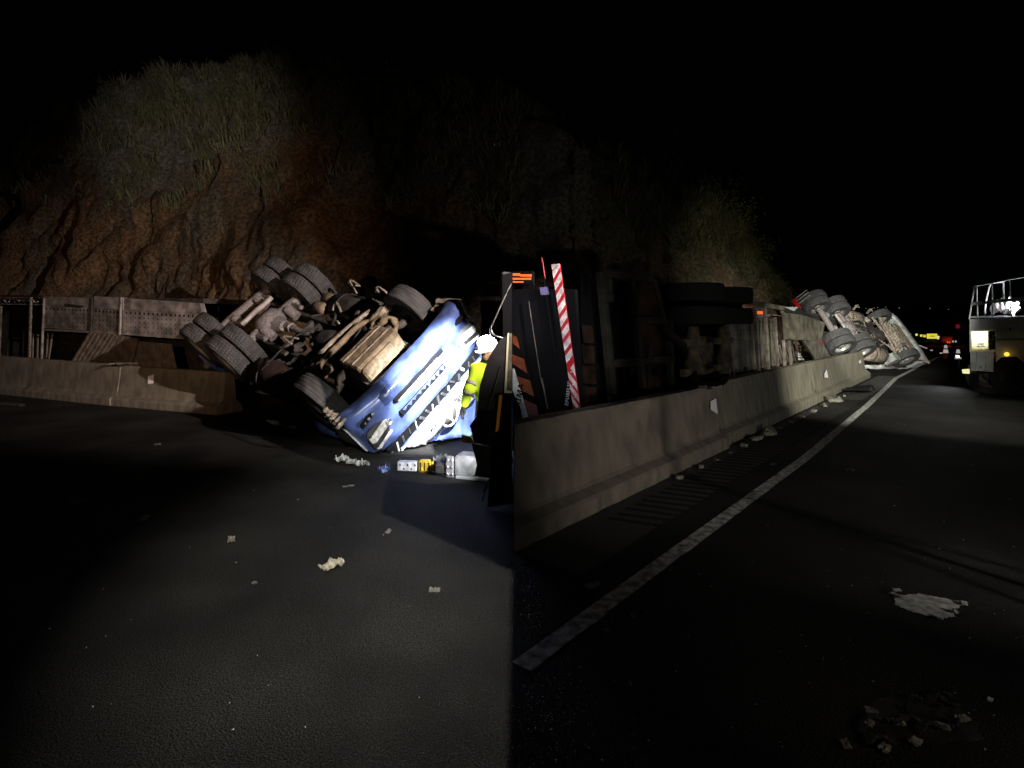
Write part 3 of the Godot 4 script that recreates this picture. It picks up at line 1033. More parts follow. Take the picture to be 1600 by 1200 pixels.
	var slot := obj("air_intake", b, M.black, bumper)
	b = B.new()
	b.box(Transform3D(Basis(), Vector3(1.345, -0.1, 0.015)), Vector3(0.03, 0.86, 0.022), 0.008)
	obj("intake_bar", b, M.dust, slot)
	b = B.new()
	b.box(Transform3D(Basis(), Vector3(1.315, -0.12, -0.2)), Vector3(0.06, 0.98, 0.1), 0.012)
	slot = obj("air_intake", b, M.black, bumper)
	b = B.new()
	for i in 9:
		var y := -0.55 + i * 0.1
		b.prism([Vector3(1.347, y, -0.15), Vector3(1.347, y + 0.1, -0.15), Vector3(1.347, y + r2.randf_range(0.03, 0.08), -0.155 - r2.randf_range(0.03, 0.08))], Vector3(0.006, 0, 0))
	obj("broken_edge", b, skin, slot)
	b = B.new()
	b.box(Transform3D(Basis(), Vector3(1.32, 0.0, -0.34)), Vector3(0.05, 0.6, 0.12), 0.012)
	obj("number_plate_holder", b, M.white, bumper)
	# torn gap above the bumper
	b = B.new()
	b.box(Transform3D(Basis(), Vector3(1.19, 0, -0.62)), Vector3(0.08, 2.1, 0.17), 0.02)
	var gap := obj("broken_cowl", b, M.black, o)
	for i in 16:
		b = B.new()
		var y := -1.0 + i * 0.125 + r2.randf_range(-0.03, 0.03)
		b.box(Transform3D(Basis(Vector3(1, 0.3, 0).normalized(), r2.randf_range(-0.7, 0.7)), Vector3(1.235, y, -0.62 + r2.randf_range(-0.04, 0.04))), Vector3(0.03, r2.randf_range(0.02, 0.05), r2.randf_range(0.08, 0.17)), 0.006)
		obj("torn_clip", b, M.silver if i % 3 == 1 else M.dark_plastic, gap)
	b = B.new()
	b.box(Transform3D(Basis(), Vector3(1.25, 0.05, -0.72)), Vector3(0.03, 1.9, 0.02), 0.006)
	obj("trim_strip", b, M.silver, gap)
	# grille with bars and the ringed three-pointed star
	b = B.new()
	b.rbox(Vector3(1.16, -0.02, -0.98), Vector3(0.1, 0.92, 0.25), 0.07, Vector3i(3, 24, 8), crush)
	var grille := obj("grille", b, M.silver if left else M.pale_paint, o)
	for s in [-1.0, 1.0]:
		for i in 22:
			var y: float = s * (0.2 + i * 0.026)
			var p0: Vector3 = crush.call(Vector3(1.264, y, -0.84))
			var p1: Vector3 = crush.call(Vector3(1.264, y, -1.08))
			if (at * p1).y < 0.1:
				continue
			b = B.new()
			b.bar(p0, p1, 0.013, 0.02, Vector3(1, 0, 0))
			obj("grille_bar", b, M.black, grille)
	var star := Node3D.new()
	star.name = "star_emblem"
	grille.add_child(star)
	star.position = Vector3(1.29, 0.0, -0.97)
	b = B.new()
	b.lathe([[0.165, -0.012], [0.185, 0.0], [0.165, 0.012], [0.15, 0.0]], Transform3D(Basis(Vector3(0, 0, 1), -PI / 2), Vector3.ZERO), 36)
	obj("ring", b, M.white, star)
	b = B.new()
	b.lathe([[0.15, -0.006], [0.15, 0.0], [0.0, 0.001]], Transform3D(Basis(Vector3(0, 0, 1), -PI / 2), Vector3.ZERO), 30)
	obj("disc", b, M.chassis, star)
	for k in 3:
		var a := TAU * k / 3.0
		var tip := Vector3(0.005, sin(a), -cos(a)) * 0.16
		var sd := Vector3(0, cos(a), sin(a)) * 0.024
		b = B.new()
		b.tri(Vector3(0.03, 0, 0), sd * 1.5, tip)
		b.tri(Vector3(0.03, 0, 0), tip, -sd * 1.5)
		obj("star_point", b, M.white, star)
	# step and mirror frame at the upper corner, torn wing at the lower corner
	b = B.new()
	b.tube(bent([Vector3(0.62, 1.2, 0.22), Vector3(1.0, 1.28, 0.22), Vector3(1.16, 1.26, 0.2), Vector3(1.18, 1.2, 0.0)]), 0.045, 8)
	obj("bumper_bracket", b, M.dust_pale, o)
	b = B.new()
	b.box(Transform3D(Basis(), Vector3(0.78, 1.1, 0.16)), Vector3(0.4, 0.16, 0.03), 0.01)
	obj("step_plate", b, M.dust_pale, o)
	for i in 5:
		b = B.new()
		b.tube(bent([Vector3(0.5 + 0.12 * i, -1.12, 0.18), Vector3(0.56 + 0.13 * i, -1.2 - 0.03 * i, 0.26), Vector3(0.62 + 0.12 * i, -1.16, 0.2 + 0.02 * i)]), [0.02, 0.03, 0.035, 0.03, 0.02, 0.03, 0.035, 0.03, 0.02, 0.03, 0.02], 6)
		obj("torn_bracket", b, M.dust_pale, o)
	var wing := [Vector3(0.62, -1.24, 0.1), Vector3(1.05, -1.25, 0.12), Vector3(1.12, -1.23, -0.35), Vector3(1.0, -1.26, -0.64), Vector3(0.35, -1.25, -0.66), Vector3(0.52, -1.24, -0.4)]
	for i in wing.size():
		wing[i] = crush.call(wing[i])
	b = B.new()
	b.prism(wing, Vector3(0, -0.02, 0))
	obj("wing_panel", b, M.pale_paint, o)
	if not left:
		b = B.new()
		b.box(Transform3D(Basis().rotated(Vector3.BACK, 0.1), Vector3(-0.78, -1.05, -0.22)), Vector3(0.42, 0.34, 0.5), 0.03)
		obj("battery_box", b, M.pale_paint, o)
		b = B.new()
		b.box(Transform3D(Basis(), Vector3(0.78, 0, 0.16)), Vector3(0.55, 1.5, 0.06), 0.03)
		obj("underside_panel", b, M.dust_pale, o)
		for y in [0.35, 0.62]:
			b = B.new()
			b.box(Transform3D(Basis(), Vector3(1.34, y, 0.2)), Vector3(0.03, 0.16, 0.05), 0.01)
			obj("bumper_slot", b, M.black, bumper)

# ---- trailers on their sides
func holes(x0: float, y0: float, x1: float, y1: float, nx: int, ny: int, pl: Array, r: float, parent: Node3D, slope := 0.0) -> void:
	var b := B.new()
	var n: Vector3 = pl[1]
	var u := Vector3.UP.cross(n).normalized()
	for i in nx:
		for j in ny:
			var c := hit(pl, lerpf(x0, x1, (i + 0.5) / nx), lerpf(y0, y1, (j + 0.5) / ny) + slope * (i + 0.5) / nx, 0.012)
			var rr := r * (1.35 if j == 0 else 0.8)
			var ring := PackedVector3Array()
			for k in 8:
				ring.append(c + (u * cos(TAU * k / 8) + Vector3.UP * sin(TAU * k / 8)) * rr)
			b.fan(ring)
	obj("vent_holes", b, M.hole, parent).set_meta("kind", "stuff")

func left_trailer() -> void:
	var ax := (LB[1] - LB[0]).normalized()
	var n := Vector3(-ax.z, 0, ax.x)
	var pl := [LB[1] - n * 1.5, n]
	var o := thing("livestock_trailer", "livestock trailer on its side behind the left barrier, perforated panels and slatted deck", "trailer", Transform3D(), "overturned livestock trailers")
	var s := func(b: B, x0: float, y0: float, x1: float, y1: float, off: float, dep: float) -> void:
		b.prism([hit(pl, x0, y0, off), hit(pl, x1, y0, off), hit(pl, x1, y1, off), hit(pl, x0, y1, off)], -n * dep)
	plate("top_rail", [[67, 463], [142, 465], [142, 480], [67, 478]], pl, 0.02, 0.12, M.galv, o)
	plate("top_rail", [[147, 463], [192, 465], [192, 484], [146, 481]], pl, 0.05, 0.12, M.galv_pale, o)
	plate("top_rail", [[193, 465.5], [312, 474], [316, 490], [192.5, 484.5]], pl, 0.03, 0.12, M.galv_pale, o)
	var pa := plate("perforated_panel", [[68, 478], [142, 480], [141, 517], [68, 512]], pl, 0.0, 0.04, M.galv, o)
	holes(70, 479, 140, 512, 12, 5, pl, 0.024, pa, 3.0)
	pa = plate("perforated_panel", [[146, 481], [188, 484], [187, 522], [145, 519]], pl, 0.0, 0.04, M.galv, o)
	holes(147, 482, 187, 518, 7, 5, pl, 0.026, pa, 3.0)
	pa = plate("perforated_panel", [[192, 484.5], [314, 490], [314, 532], [190, 523]], pl, 0.0, 0.04, M.galv_pale, o)
	holes(194, 485, 312, 521, 17, 5, pl, 0.024, pa, 6.0)
	plate_bar("seam_post", 144, 463, 142, 520, pl, 0.04, 0.06, 0.05, M.chassis, o)
	plate_bar("seam_post", 190, 464, 187, 523, pl, 0.05, 0.05, 0.05, M.galv_pale, o)
	plate_bar("bottom_rail", 68, 515, 142, 519, pl, 0.05, 0.05, 0.05, M.galv, o)
	plate_bar("side_post", 48.5, 464, 46, 562, pl, 0.06, 0.075, 0.05, M.dust_pale, o)
	plate_bar("side_post", 69, 466, 65, 562, pl, 0.06, 0.05, 0.05, M.galv, o)
	plate_bar("side_post", 1, 478, -2, 562, pl, 0.02, 0.12, 0.05, M.galv_olive, o)
	for q in [[82, 520, 76, 556, 0.05], [75, 520, 73, 553, 0.03], [15, 530, 12, 557, 0.03], [37, 520, 36, 556, 0.02], [52, 522, 51, 560, 0.03], [59, 522, 58, 560, 0.07]]:
		plate_bar("inner_post", q[0], q[1], q[2], q[3] + 6, pl, -0.5, q[4], 0.04, M.slat, o)
	plate_bar("top_pipe", -12, 462, 66, 463, pl, 0.02, 0.05, 0.05, M.rust, o)
	plate_bar("top_pipe", -12, 475, 66, 476, pl, -0.02, 0.03, 0.03, M.galv, o)
	for k in 8:
		var b := B.new()
		var x := -4.0 + k * 7.5
		b.tube(bent([hit(pl, x, 468, 0.02), hit(pl, x + 4, 472 - (k % 3) * 2, 0.06), hit(pl, x + 6, 469 + (k % 2) * 4, 0.0), hit(pl, x + 11, 471, 0.03)]), 0.018, 5)
		obj("loose_hose", b, M.galv_pale if k % 3 == 1 else M.chassis, o)
	# folded slatted deck
	var n1 := 11
	for i in n1:
		var f := i / float(n1)
		var g := (i + 0.8) / n1
		plate("deck_slat", [[lerpf(140, 180, f), lerpf(518, 522, f)], [lerpf(140, 180, g), lerpf(518, 522, g)], [lerpf(110, 150, g), 568], [lerpf(110, 150, f), 567]], [pl[0] - n * 0.02 * (i % 2), n], 0.08, 0.03, M.slat, o)
	for i in 8:
		var f := i / 8.0
		var g := (i + 0.9) / 8.0
		plate("deck_slat", [[lerpf(181, 215, f), lerpf(522, 530, f)], [lerpf(181, 215, g), lerpf(522, 530, g)], [lerpf(151, 205, g), lerpf(568, 574, g)], [lerpf(151, 205, f), lerpf(568, 574, f)]], [pl[0] - n * 0.015 * (i % 2), n], 0.03, 0.03, M.slat, o)
	for i in 9:
		var f := i / 9.0
		var g := (i + 0.85) / 9.0
		plate("deck_slat", [[lerpf(204, 268, f), lerpf(532, 538, f)], [lerpf(204, 268, g), lerpf(532, 538, g)], [lerpf(206, 276, g), 578], [lerpf(206, 276, f), 578]], [pl[0] - n * 0.015 * (i % 2), n], -0.06, 0.03, M.slat, o)
	# the dark body behind: back wall, floor sides
	var b := B.new()
	s.call(b, -60.0, 478.0, 340.0, 600.0, -0.9, 0.05)
	obj("inner_wall", b, M.chassis, o)
	b = B.new()
	s.call(b, -60.0, 466.0, 318.0, 474.0, -0.12, 1.6)
	obj("upper_side", b, M.chassis, o)
	b = B.new()
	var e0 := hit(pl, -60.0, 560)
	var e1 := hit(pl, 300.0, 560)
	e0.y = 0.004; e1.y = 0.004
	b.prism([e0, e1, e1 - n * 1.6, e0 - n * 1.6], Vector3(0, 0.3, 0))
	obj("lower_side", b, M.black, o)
	plate("roof_scrap", [[100, 474], [132, 478], [126, 481], [100, 479]], pl, 0.035, 0.01, M.chassis, o)
	# crumpled hinge plate caught on the barrier joint
	var c := tag(B_crumple(G(173, 634) + Vector3(0.1, 0.84, -0.25), 0.55, 0.28, 0.07, M.slat, "torn_flap"), "torn bent metal flap lying across the cracked barrier joint", "metal scrap")
	c.rotation.y = 0.45

# a crumpled sheet
func B_crumple(at: Vector3, w: float, d: float, h: float, m: Material, called: String) -> Node3D:
	var b := B.new()
	var up := []
	var lo := []
	var k := rng.randf() * 50.0
	for i in 9:
		var r1 := PackedVector3Array()
		var r0 := PackedVector3Array()
		for j in 7:
			var u := i / 8.0 - 0.5
			var v := j / 6.0 - 0.5
			var e := 1.0 + 0.35 * wob.get_noise_2d(atan2(v, u) * 1.5 + k, k)
			var p := Vector3(u * w * e, absf(wob.get_noise_3d(u * 3.0 + k, v * 3.0, k)) * h * 1.6 + 0.01, v * d * e)
			r1.append(p + Vector3(0, 0.006, 0))
			r0.append(p)
		up.append(r1)
		lo.append(r0)
	b.smooth(0xFFFFFFFF)
	b.grid(up, false, 0xFFFFFFFF)
	b.grid(lo, false, 0xFFFFFFFF)
	var o := obj(called, b, m)
	o.position = at
	return o

func right_trailer() -> void:
	var pl := [Vector3(0, 0, -4.4) - SIDE * 0.75, SIDE]
	var corner := hit(pl, 908, 560)
	corner.y = 0.0
	var rear := [corner, -AX]
	var o := thing("livestock_trailer", "dark livestock trailer on its side behind the right barriers, striped hazard boards on its tail", "trailer", Transform3D(), "overturned livestock trailers")
	# tail: dark door panel, frame tubes and lamps
	plate("tail_panel", [[800.2, 452], [898, 452], [911, 672], [800.2, 705]], rear, -0.03, 0.06, M.black, o)
	plate_bar("tail_post", 846, 402, 868, 560, rear, 0.0, 0.03, 0.03, M.black, o)
	plate_bar("red_reflector_strip", 847, 402, 852, 436, rear, 0.02, 0.012, 0.012, M.red_glow_dim, o)  # red reflective strip; its emission stands in for returned light
	plate_bar("door_rod", 826, 470, 846, 600, rear, 0.015, 0.012, 0.012, M.chassis, o)
	plate_bar("door_rod", 846, 590, 856, 640, rear, 0.015, 0.02, 0.02, M.chassis, o)
	plate("marker_glow", [[843, 449], [854, 448], [856, 460], [845, 461]], rear, 0.03, 0.03, M.purple_box_glow if M.has("purple_box_glow") else M.body_grey, o)  # small purple box, given a faint emission
	for q in [[801, 427, 812, 431, "lamp_orange"], [812, 428.5, 830, 432, "lamp_orange"], [801, 434, 829, 437, "lamp_orange"], [801, 439.5, 817, 441.5, "lamp_orange"]]:
		plate("tail_lamp", [[q[0], q[1]], [q[2], q[1]], [q[2], q[3]], [q[0], q[3]]], rear, 0.03, 0.03, M[q[4]], o)
	plate("lamp_bracket", [[801, 424], [832, 424], [832, 444], [801, 444]], rear, 0.02, 0.05, M.black, o)
	# red and white striped board: red bar, white bands
	var board := plate("striped_board", [[861, 413], [874.5, 412], [908, 650], [896, 641]], rear, 0.05, 0.015, M.red, o)
	var at := func(u: float, v: float) -> Array:
		return [lerpf(lerpf(861, 874.5, u), lerpf(896, 908, u), v), lerpf(lerpf(413, 412, u), lerpf(641, 650, u), v)]
	for i in 11:
		var v0 := i * 0.083
		if i < 8:
			var t := 0.048
			plate("white_band", [at.call(0.02, v0 + 0.048), at.call(0.98, maxf(v0 - 0.028, 0.0)), at.call(0.98, v0 - 0.028 + t), at.call(0.02, v0 + 0.048 + t)], rear, 0.055, 0.004, M.white, board)
		elif i > 7:
			plate("white_band", [at.call(0.02, v0 + 0.07), at.call(0.98, v0 + 0.12), at.call(0.98, minf(v0 + 0.168, 1.0)), at.call(0.02, minf(v0 + 0.112, 0.985))], rear, 0.055, 0.004, M.white, board)
	plate("white_band", [at.call(0.02, 0.0), at.call(0.9, 0.0), at.call(0.02, 0.038)], rear, 0.055, 0.004, M.white, board)
	plate("white_band", [at.call(0.98, 0.655), at.call(0.98, 0.74), at.call(0.45, 0.70)], rear, 0.055, 0.004, M.white, board)
	for i in 11:
		var b := B.new()
		var z: Array = at.call(0.5, 0.045 + i * 0.085)
		var p := hit(rear, z[0], z[1], 0.055)
		b.tube([p, p - AX * 0.008], 0.008, 8)
		obj("bolt", b, M.white, board)
	plate("board_end", [[897, 642], [908, 651], [905, 664], [900, 655]], rear, 0.04, 0.02, M.rust, o)
	# orange bands on a black board, and the white plate below it
	board = plate("hazard_board", [[800.8, 520], [811, 524], [846, 668], [800.8, 676]], rear, 0.01, 0.012, M.black, o)
	for q in [[[800.8, 524], [807, 526.5], [812, 545], [800.8, 536]], [[800.8, 554], [818, 561], [823.5, 583], [800.8, 568]], [[806, 587], [828, 595], [834, 619], [812, 609]], [[816, 623], [838, 633], [843, 656], [822, 647]]]:
		plate("orange_band", q, rear, 0.015, 0.004, M.orange, board)
	var wp := plate("white_plate", [[800.8, 576], [803, 576], [829, 664], [818, 668], [814, 640], [800.8, 610]], rear, 0.02, 0.008, M.white, o)
	lettering("XIRIMA", hit(rear, 806, 650, 0.024), 0.115, rear[1], 1.36, M.black, wp)
	lettering("EPURFLIG", hit(rear, 885, 634, 0.004), 0.062, rear[1], 1.42, M.body_grey, o)
	# underside towards the road: uprights, cross bars, skid tanks
	var dk: Material = M.chassis
	plate("side_skin", [[912, 430], [1160, 470], [1160, 612], [912, 664]], pl, -0.42, 0.05, M.black, o)
	for q in [[938, 424, 958, 628, 0.12], [986, 436, 1006, 620, 0.09], [1020, 436, 1046, 540, 0.08], [1012, 540, 1012, 616, 0.08], [1046, 500, 1048, 614, 0.11], [950, 430, 952, 470, 0.08]]:
		plate_bar("frame_upright", q[0], q[1], q[2], q[3], pl, 0.0, q[4], 0.08, M.underside, o)
	for q in [[940, 426, 1018, 436], [956, 568, 1052, 560], [992, 500, 1034, 500], [938, 466, 956, 466]]:
		plate_bar("cross_bar", q[0], q[1], q[2], q[3], pl, 0.03, 0.1, 0.07, M.underside, o)
	for q in [[1008, 478, 0.42], [1010, 530, 0.4], [1016, 608, 0.2]]:
		var b := B.new()
		var c := hit(pl, q[0], q[1], -0.12)
		b.lathe([[0.0, -0.2], [q[2] * 0.75, -0.18], [q[2], -0.05], [q[2], 0.1], [0.0, 0.12]], Transform3D(Basis(AX, PI / 2) * Basis(Vector3.UP, 0), c).orthonormalized(), 24)
		obj("round_tank", b, M.dark_rust, o)
	for q in [[912, 540, 928, 568], [912, 572, 930, 600], [914, 604, 932, 634], [912, 508, 926, 536]]:
		plate("side_panel", [[q[0], q[1]], [q[2], q[1] + 1], [q[2] + 2, q[3]], [q[0] + 3, q[3]]], pl, -0.1, 0.03, M.dark_rust, o)
	# twin axles standing upright, two stacked tyres on each
	for x in [1082.0, 1131.0]:
		var c := hit(pl, x, 495, 0.02)
		for y in [2.22, 1.87]:
			var w := wheel(o, Vector3(c.x, y, c.z), 0.3, false, -1.0, true, M.rim)
			w.scale = Vector3.ONE * 0.92
			(w.get_child(0) as MeshInstance3D).material_override = M.tyre_dark
		var b := B.new()
		b.tube(bent([Vector3(c.x, 1.7, c.z), Vector3(c.x, 1.2, c.z), Vector3(c.x, 0.95, c.z), Vector3(c.x, 0.5, c.z)]), [0.09, 0.1, 0.12, 0.1, 0.09, 0.13, 0.16, 0.14, 0.13, 0.12, 0.1, 0.09, 0.12, 0.14, 0.13, 0.1], 10)
		obj("axle", b, M.muddy, o)
		for y in [1.0, 1.45]:
			b = B.new()
			b.bar(Vector3(c.x, y, c.z) - AX * 0.4, Vector3(c.x, y, c.z) + AX * 0.35, 0.1, 0.12, Vector3.UP, 0.02)
			obj("spring_hanger", b, M.muddy, o)
	plate("muddy_pan", [[1064, 524], [1114, 526], [1118, 590], [1084, 600], [1068, 590]], pl, -0.2, 0.04, M.muddy, o)
	var b := B.new()
	b.bar(hit(pl, 1036, 512, 0.1), hit(pl, 1070, 542, 0.15), 0.1, 0.1, Vector3.UP, 0.03)
	obj("shock_absorber", b, M.underside, o)
	# side posts, panels, orange beacon seen between them
	var pa := plate("perforated_panel", [[1136, 496], [1212, 498], [1212, 532], [1136, 530]], pl, -0.15, 0.03, M.galv_olive, o)
	holes(1140, 500, 1210, 526, 14, 4, [pl[0] - SIDE * 0.15, SIDE], 0.028, pa)
	for i in 8:
		var f := lerpf(1138, 1213, i / 8.0)
		var g := lerpf(1138, 1213, (i + 0.94) / 8.0)
		plate("side_board", [[f, 531], [g, 531], [g + 1, lerpf(584, 571, (i + 0.94) / 8.0)], [f + 1, lerpf(584, 571, i / 8.0)]], pl, -0.15 - 0.01 * (i % 2), 0.03, M.galv_olive, o)
	for q in [[1131, 508, 1139, 594, 0.1], [1138, 506, 1146, 592, 0.09], [1178, 480, 1186, 582, 0.075], [1194.5, 478, 1200.5, 578, 0.075], [1211, 496, 1215.5, 572, 0.04], [1222, 486, 1226, 572, 0.07], [1229, 496, 1236, 570, 0.07]]:
		plate_bar("side_post", q[0], q[1], q[2], q[3], pl, 0.02, q[4], 0.06, M.galv_olive if q[0] < 1150 else M.galv, o)
	plate_bar("top_rail", 1154, 470, 1228, 483, pl, 0.0, 0.1, 0.1, M.galv_olive, o)
	plate_bar("inner_rail", 1160, 494, 1224, 493, pl, -0.3, 0.06, 0.06, M.galv, o)
	for q in [[1158, 485, 1177, 487], [1158, 489.5, 1177, 492], [1187, 486, 1193.5, 491]]:
		plate("beacon_lamp", [[q[0], q[1]], [q[2], q[1] + 0.4], [q[2], q[3]], [q[0], q[3]]], pl, -0.12, 0.05, M.lamp_orange, o)
	# folded front deck reaching down to the coupling
	for q in [[[1225, 488], [1252, 492], [1254, 531], [1228, 530]], [[1253, 492.5], [1272, 498], [1275, 533], [1255, 531]], [[1273, 498.5], [1289, 504], [1284, 533], [1276, 533]]]:
		plate("deck_plate", q, pl, 0.12, 0.05, M.galv_olive, o)
	plate("deck_plate", [[1255, 532], [1284, 534], [1301, 562], [1277, 566]], pl, 0.2, 0.05, M.galv_olive, o)
	plate("torn_sheet", [[1226, 481], [1248, 480], [1272, 496], [1226, 487]], pl, 0.05, 0.02, M.dark_plastic, o)
	plate("white_sheet", [[1225, 480], [1247, 479.5], [1241, 486]], pl, 0.07, 0.01, M.white, o)
	for i in 6:
		plate("ramp_step", [[1250, 539 + i * 4.2], [1257 + i * 2.6, 539 + i * 4.2], [1259 + i * 2.6, 541.5 + i * 4.2], [1250, 541.5 + i * 4.2]], pl, -0.1, 0.05, M.white, o)
	for i in 8:
		plate_bar("fallen_slat", 1214 + i * 3.5, 540 - i * 1.2, 1221 + i * 3.6, 568 - i * 0.8, pl, -0.2, 0.05, 0.03, M.slat, o)
	plate("lower_board", [[1140, 588], [1300, 563], [1300, 572], [1140, 606]], pl, -0.3, 0.05, M.dark_plastic, o)
	b = B.new()
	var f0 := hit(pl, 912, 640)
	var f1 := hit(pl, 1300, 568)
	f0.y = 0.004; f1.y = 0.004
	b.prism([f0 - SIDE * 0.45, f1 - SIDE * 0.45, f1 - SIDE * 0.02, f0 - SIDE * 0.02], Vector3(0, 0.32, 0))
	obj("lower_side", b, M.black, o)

func lettering(s: String, at: Vector3, size: float, n: Vector3, lean: float, m: Material, parent: Node3D) -> void:
	var t := TextMesh.new()
	var f := SystemFont.new()
	f.font_names = PackedStringArray(["Droid Sans"])
	f.font_weight = 700
	t.font = f
	t.text = s
	t.font_size = 64
	t.pixel_size = size / 64.0
	t.depth = 0.004
	t.horizontal_alignment = HORIZONTAL_ALIGNMENT_LEFT
	t.material = m
	var o := put("lettering", t, parent)
	var u := Vector3.UP.cross(n).normalized()
	o.transform = Transform3D(Basis(u, Vector3.UP, n) * Basis(Vector3(0, 0, 1), lean), at)

func recovery_truck() -> void:
	var n := Vector3(0, 0, 1)
	var pl := [Vector3(0, 0, -5.5), n]
	var o := thing("recovery_truck", "dark recovery vehicle edge beside the blue cab, open door, mirror arm and mud flap", "recovery truck")
	plate("open_door", [[762, 562], [777, 536], [784, 528], [799.7, 524], [799.7, 702], [772, 699], [741, 692], [734, 665], [745, 650], [749, 606]], pl, 0.0, 0.05, M.dark_plastic, o)
	plate("cab_pillar", [[785, 430], [799.7, 425], [799.7, 526], [786, 528]], pl, -0.07, 0.25, M.black, o)
	plate("door_side", [[778, 536], [798, 527], [798, 702], [776, 698]], pl, -0.1, 0.32, M.black, o)
	plate_bar("door_crease", 783, 570, 756, 660, pl, 0.005, 0.012, 0.012, M.chassis, o, 0.003)
	var b := B.new()
	b.tube(bent([P(798.5, 443, 5.42), P(784, 474, 5.42), P(771, 503, 5.42), P(767.5, 512, 5.42), P(770, 521, 5.42), P(778, 526, 5.42), P(786, 528, 5.44)]), 0.0085, 8)
	obj("mirror_arm", b, M.chrome, o)
	b = B.new()
	b.tube(bent([P(764.5, 512, 5.45), P(766, 522, 5.45), P(773, 530, 5.45)]), 0.005, 6)
	obj("mirror_stay", b, M.chrome, o)
	var wf := plate("window_frame", [[793, 521], [795.5, 520], [791.5, 612], [788, 613]], pl, 0.012, 0.012, M.cream, o)
	plate("frame_bar", [[788, 610], [799.7, 611], [799.7, 614.5], [788, 614]], pl, 0.014, 0.012, M.cream, wf)
	plate("pane", [[796, 521], [799.7, 521], [799.7, 610], [792, 610]], pl, 0.006, 0.005, M.olive, wf)
	plate("lamp_amber_strip", [[780, 618], [785, 617], [779, 672], [774, 676]], pl, 0.006, 0.006, M.lamp_amber_dim, o)
	plate("step_box", [[786, 616], [799.7, 616], [799.7, 702], [779, 702]], pl, 0.06, 0.055, M.black, o)
	plate("mudguard", [[737, 693], [772, 700], [772, 748], [741, 744], [745, 726], [740, 706]], pl, 0.03, 0.03, M.olive, o)
	plate("mud_flap", [[768, 698], [799.7, 698], [799.7, 787], [761.5, 792.5], [766, 742]], pl, 0.08, 0.02, M.black, o)
	plate("yellow_marker", [[721, 680], [735, 683], [742, 693], [722, 691]], [Vector3(0, 0, -5.8), n], 0.0, 0.05, M.yellow, o)
	b = B.new()
	b.lathe([[0.0, -0.09], [0.36, -0.09], [0.4, -0.06], [0.4, 0.03], [0.0, 0.03]], Transform3D(Basis(Vector3(0, 0, 1), PI / 2), Vector3(-0.1, 0.4, -6.25)), 28)
	obj("tyre", b, M.tyre, o)
	b = B.new()
	b.bar(Vector3(-0.1, 0.4, -5.6), Vector3(-0.1, 0.4, -6.7), 0.08, 0.1, Vector3.UP, 0.01)
	obj("chassis_rail", b, M.black, o)

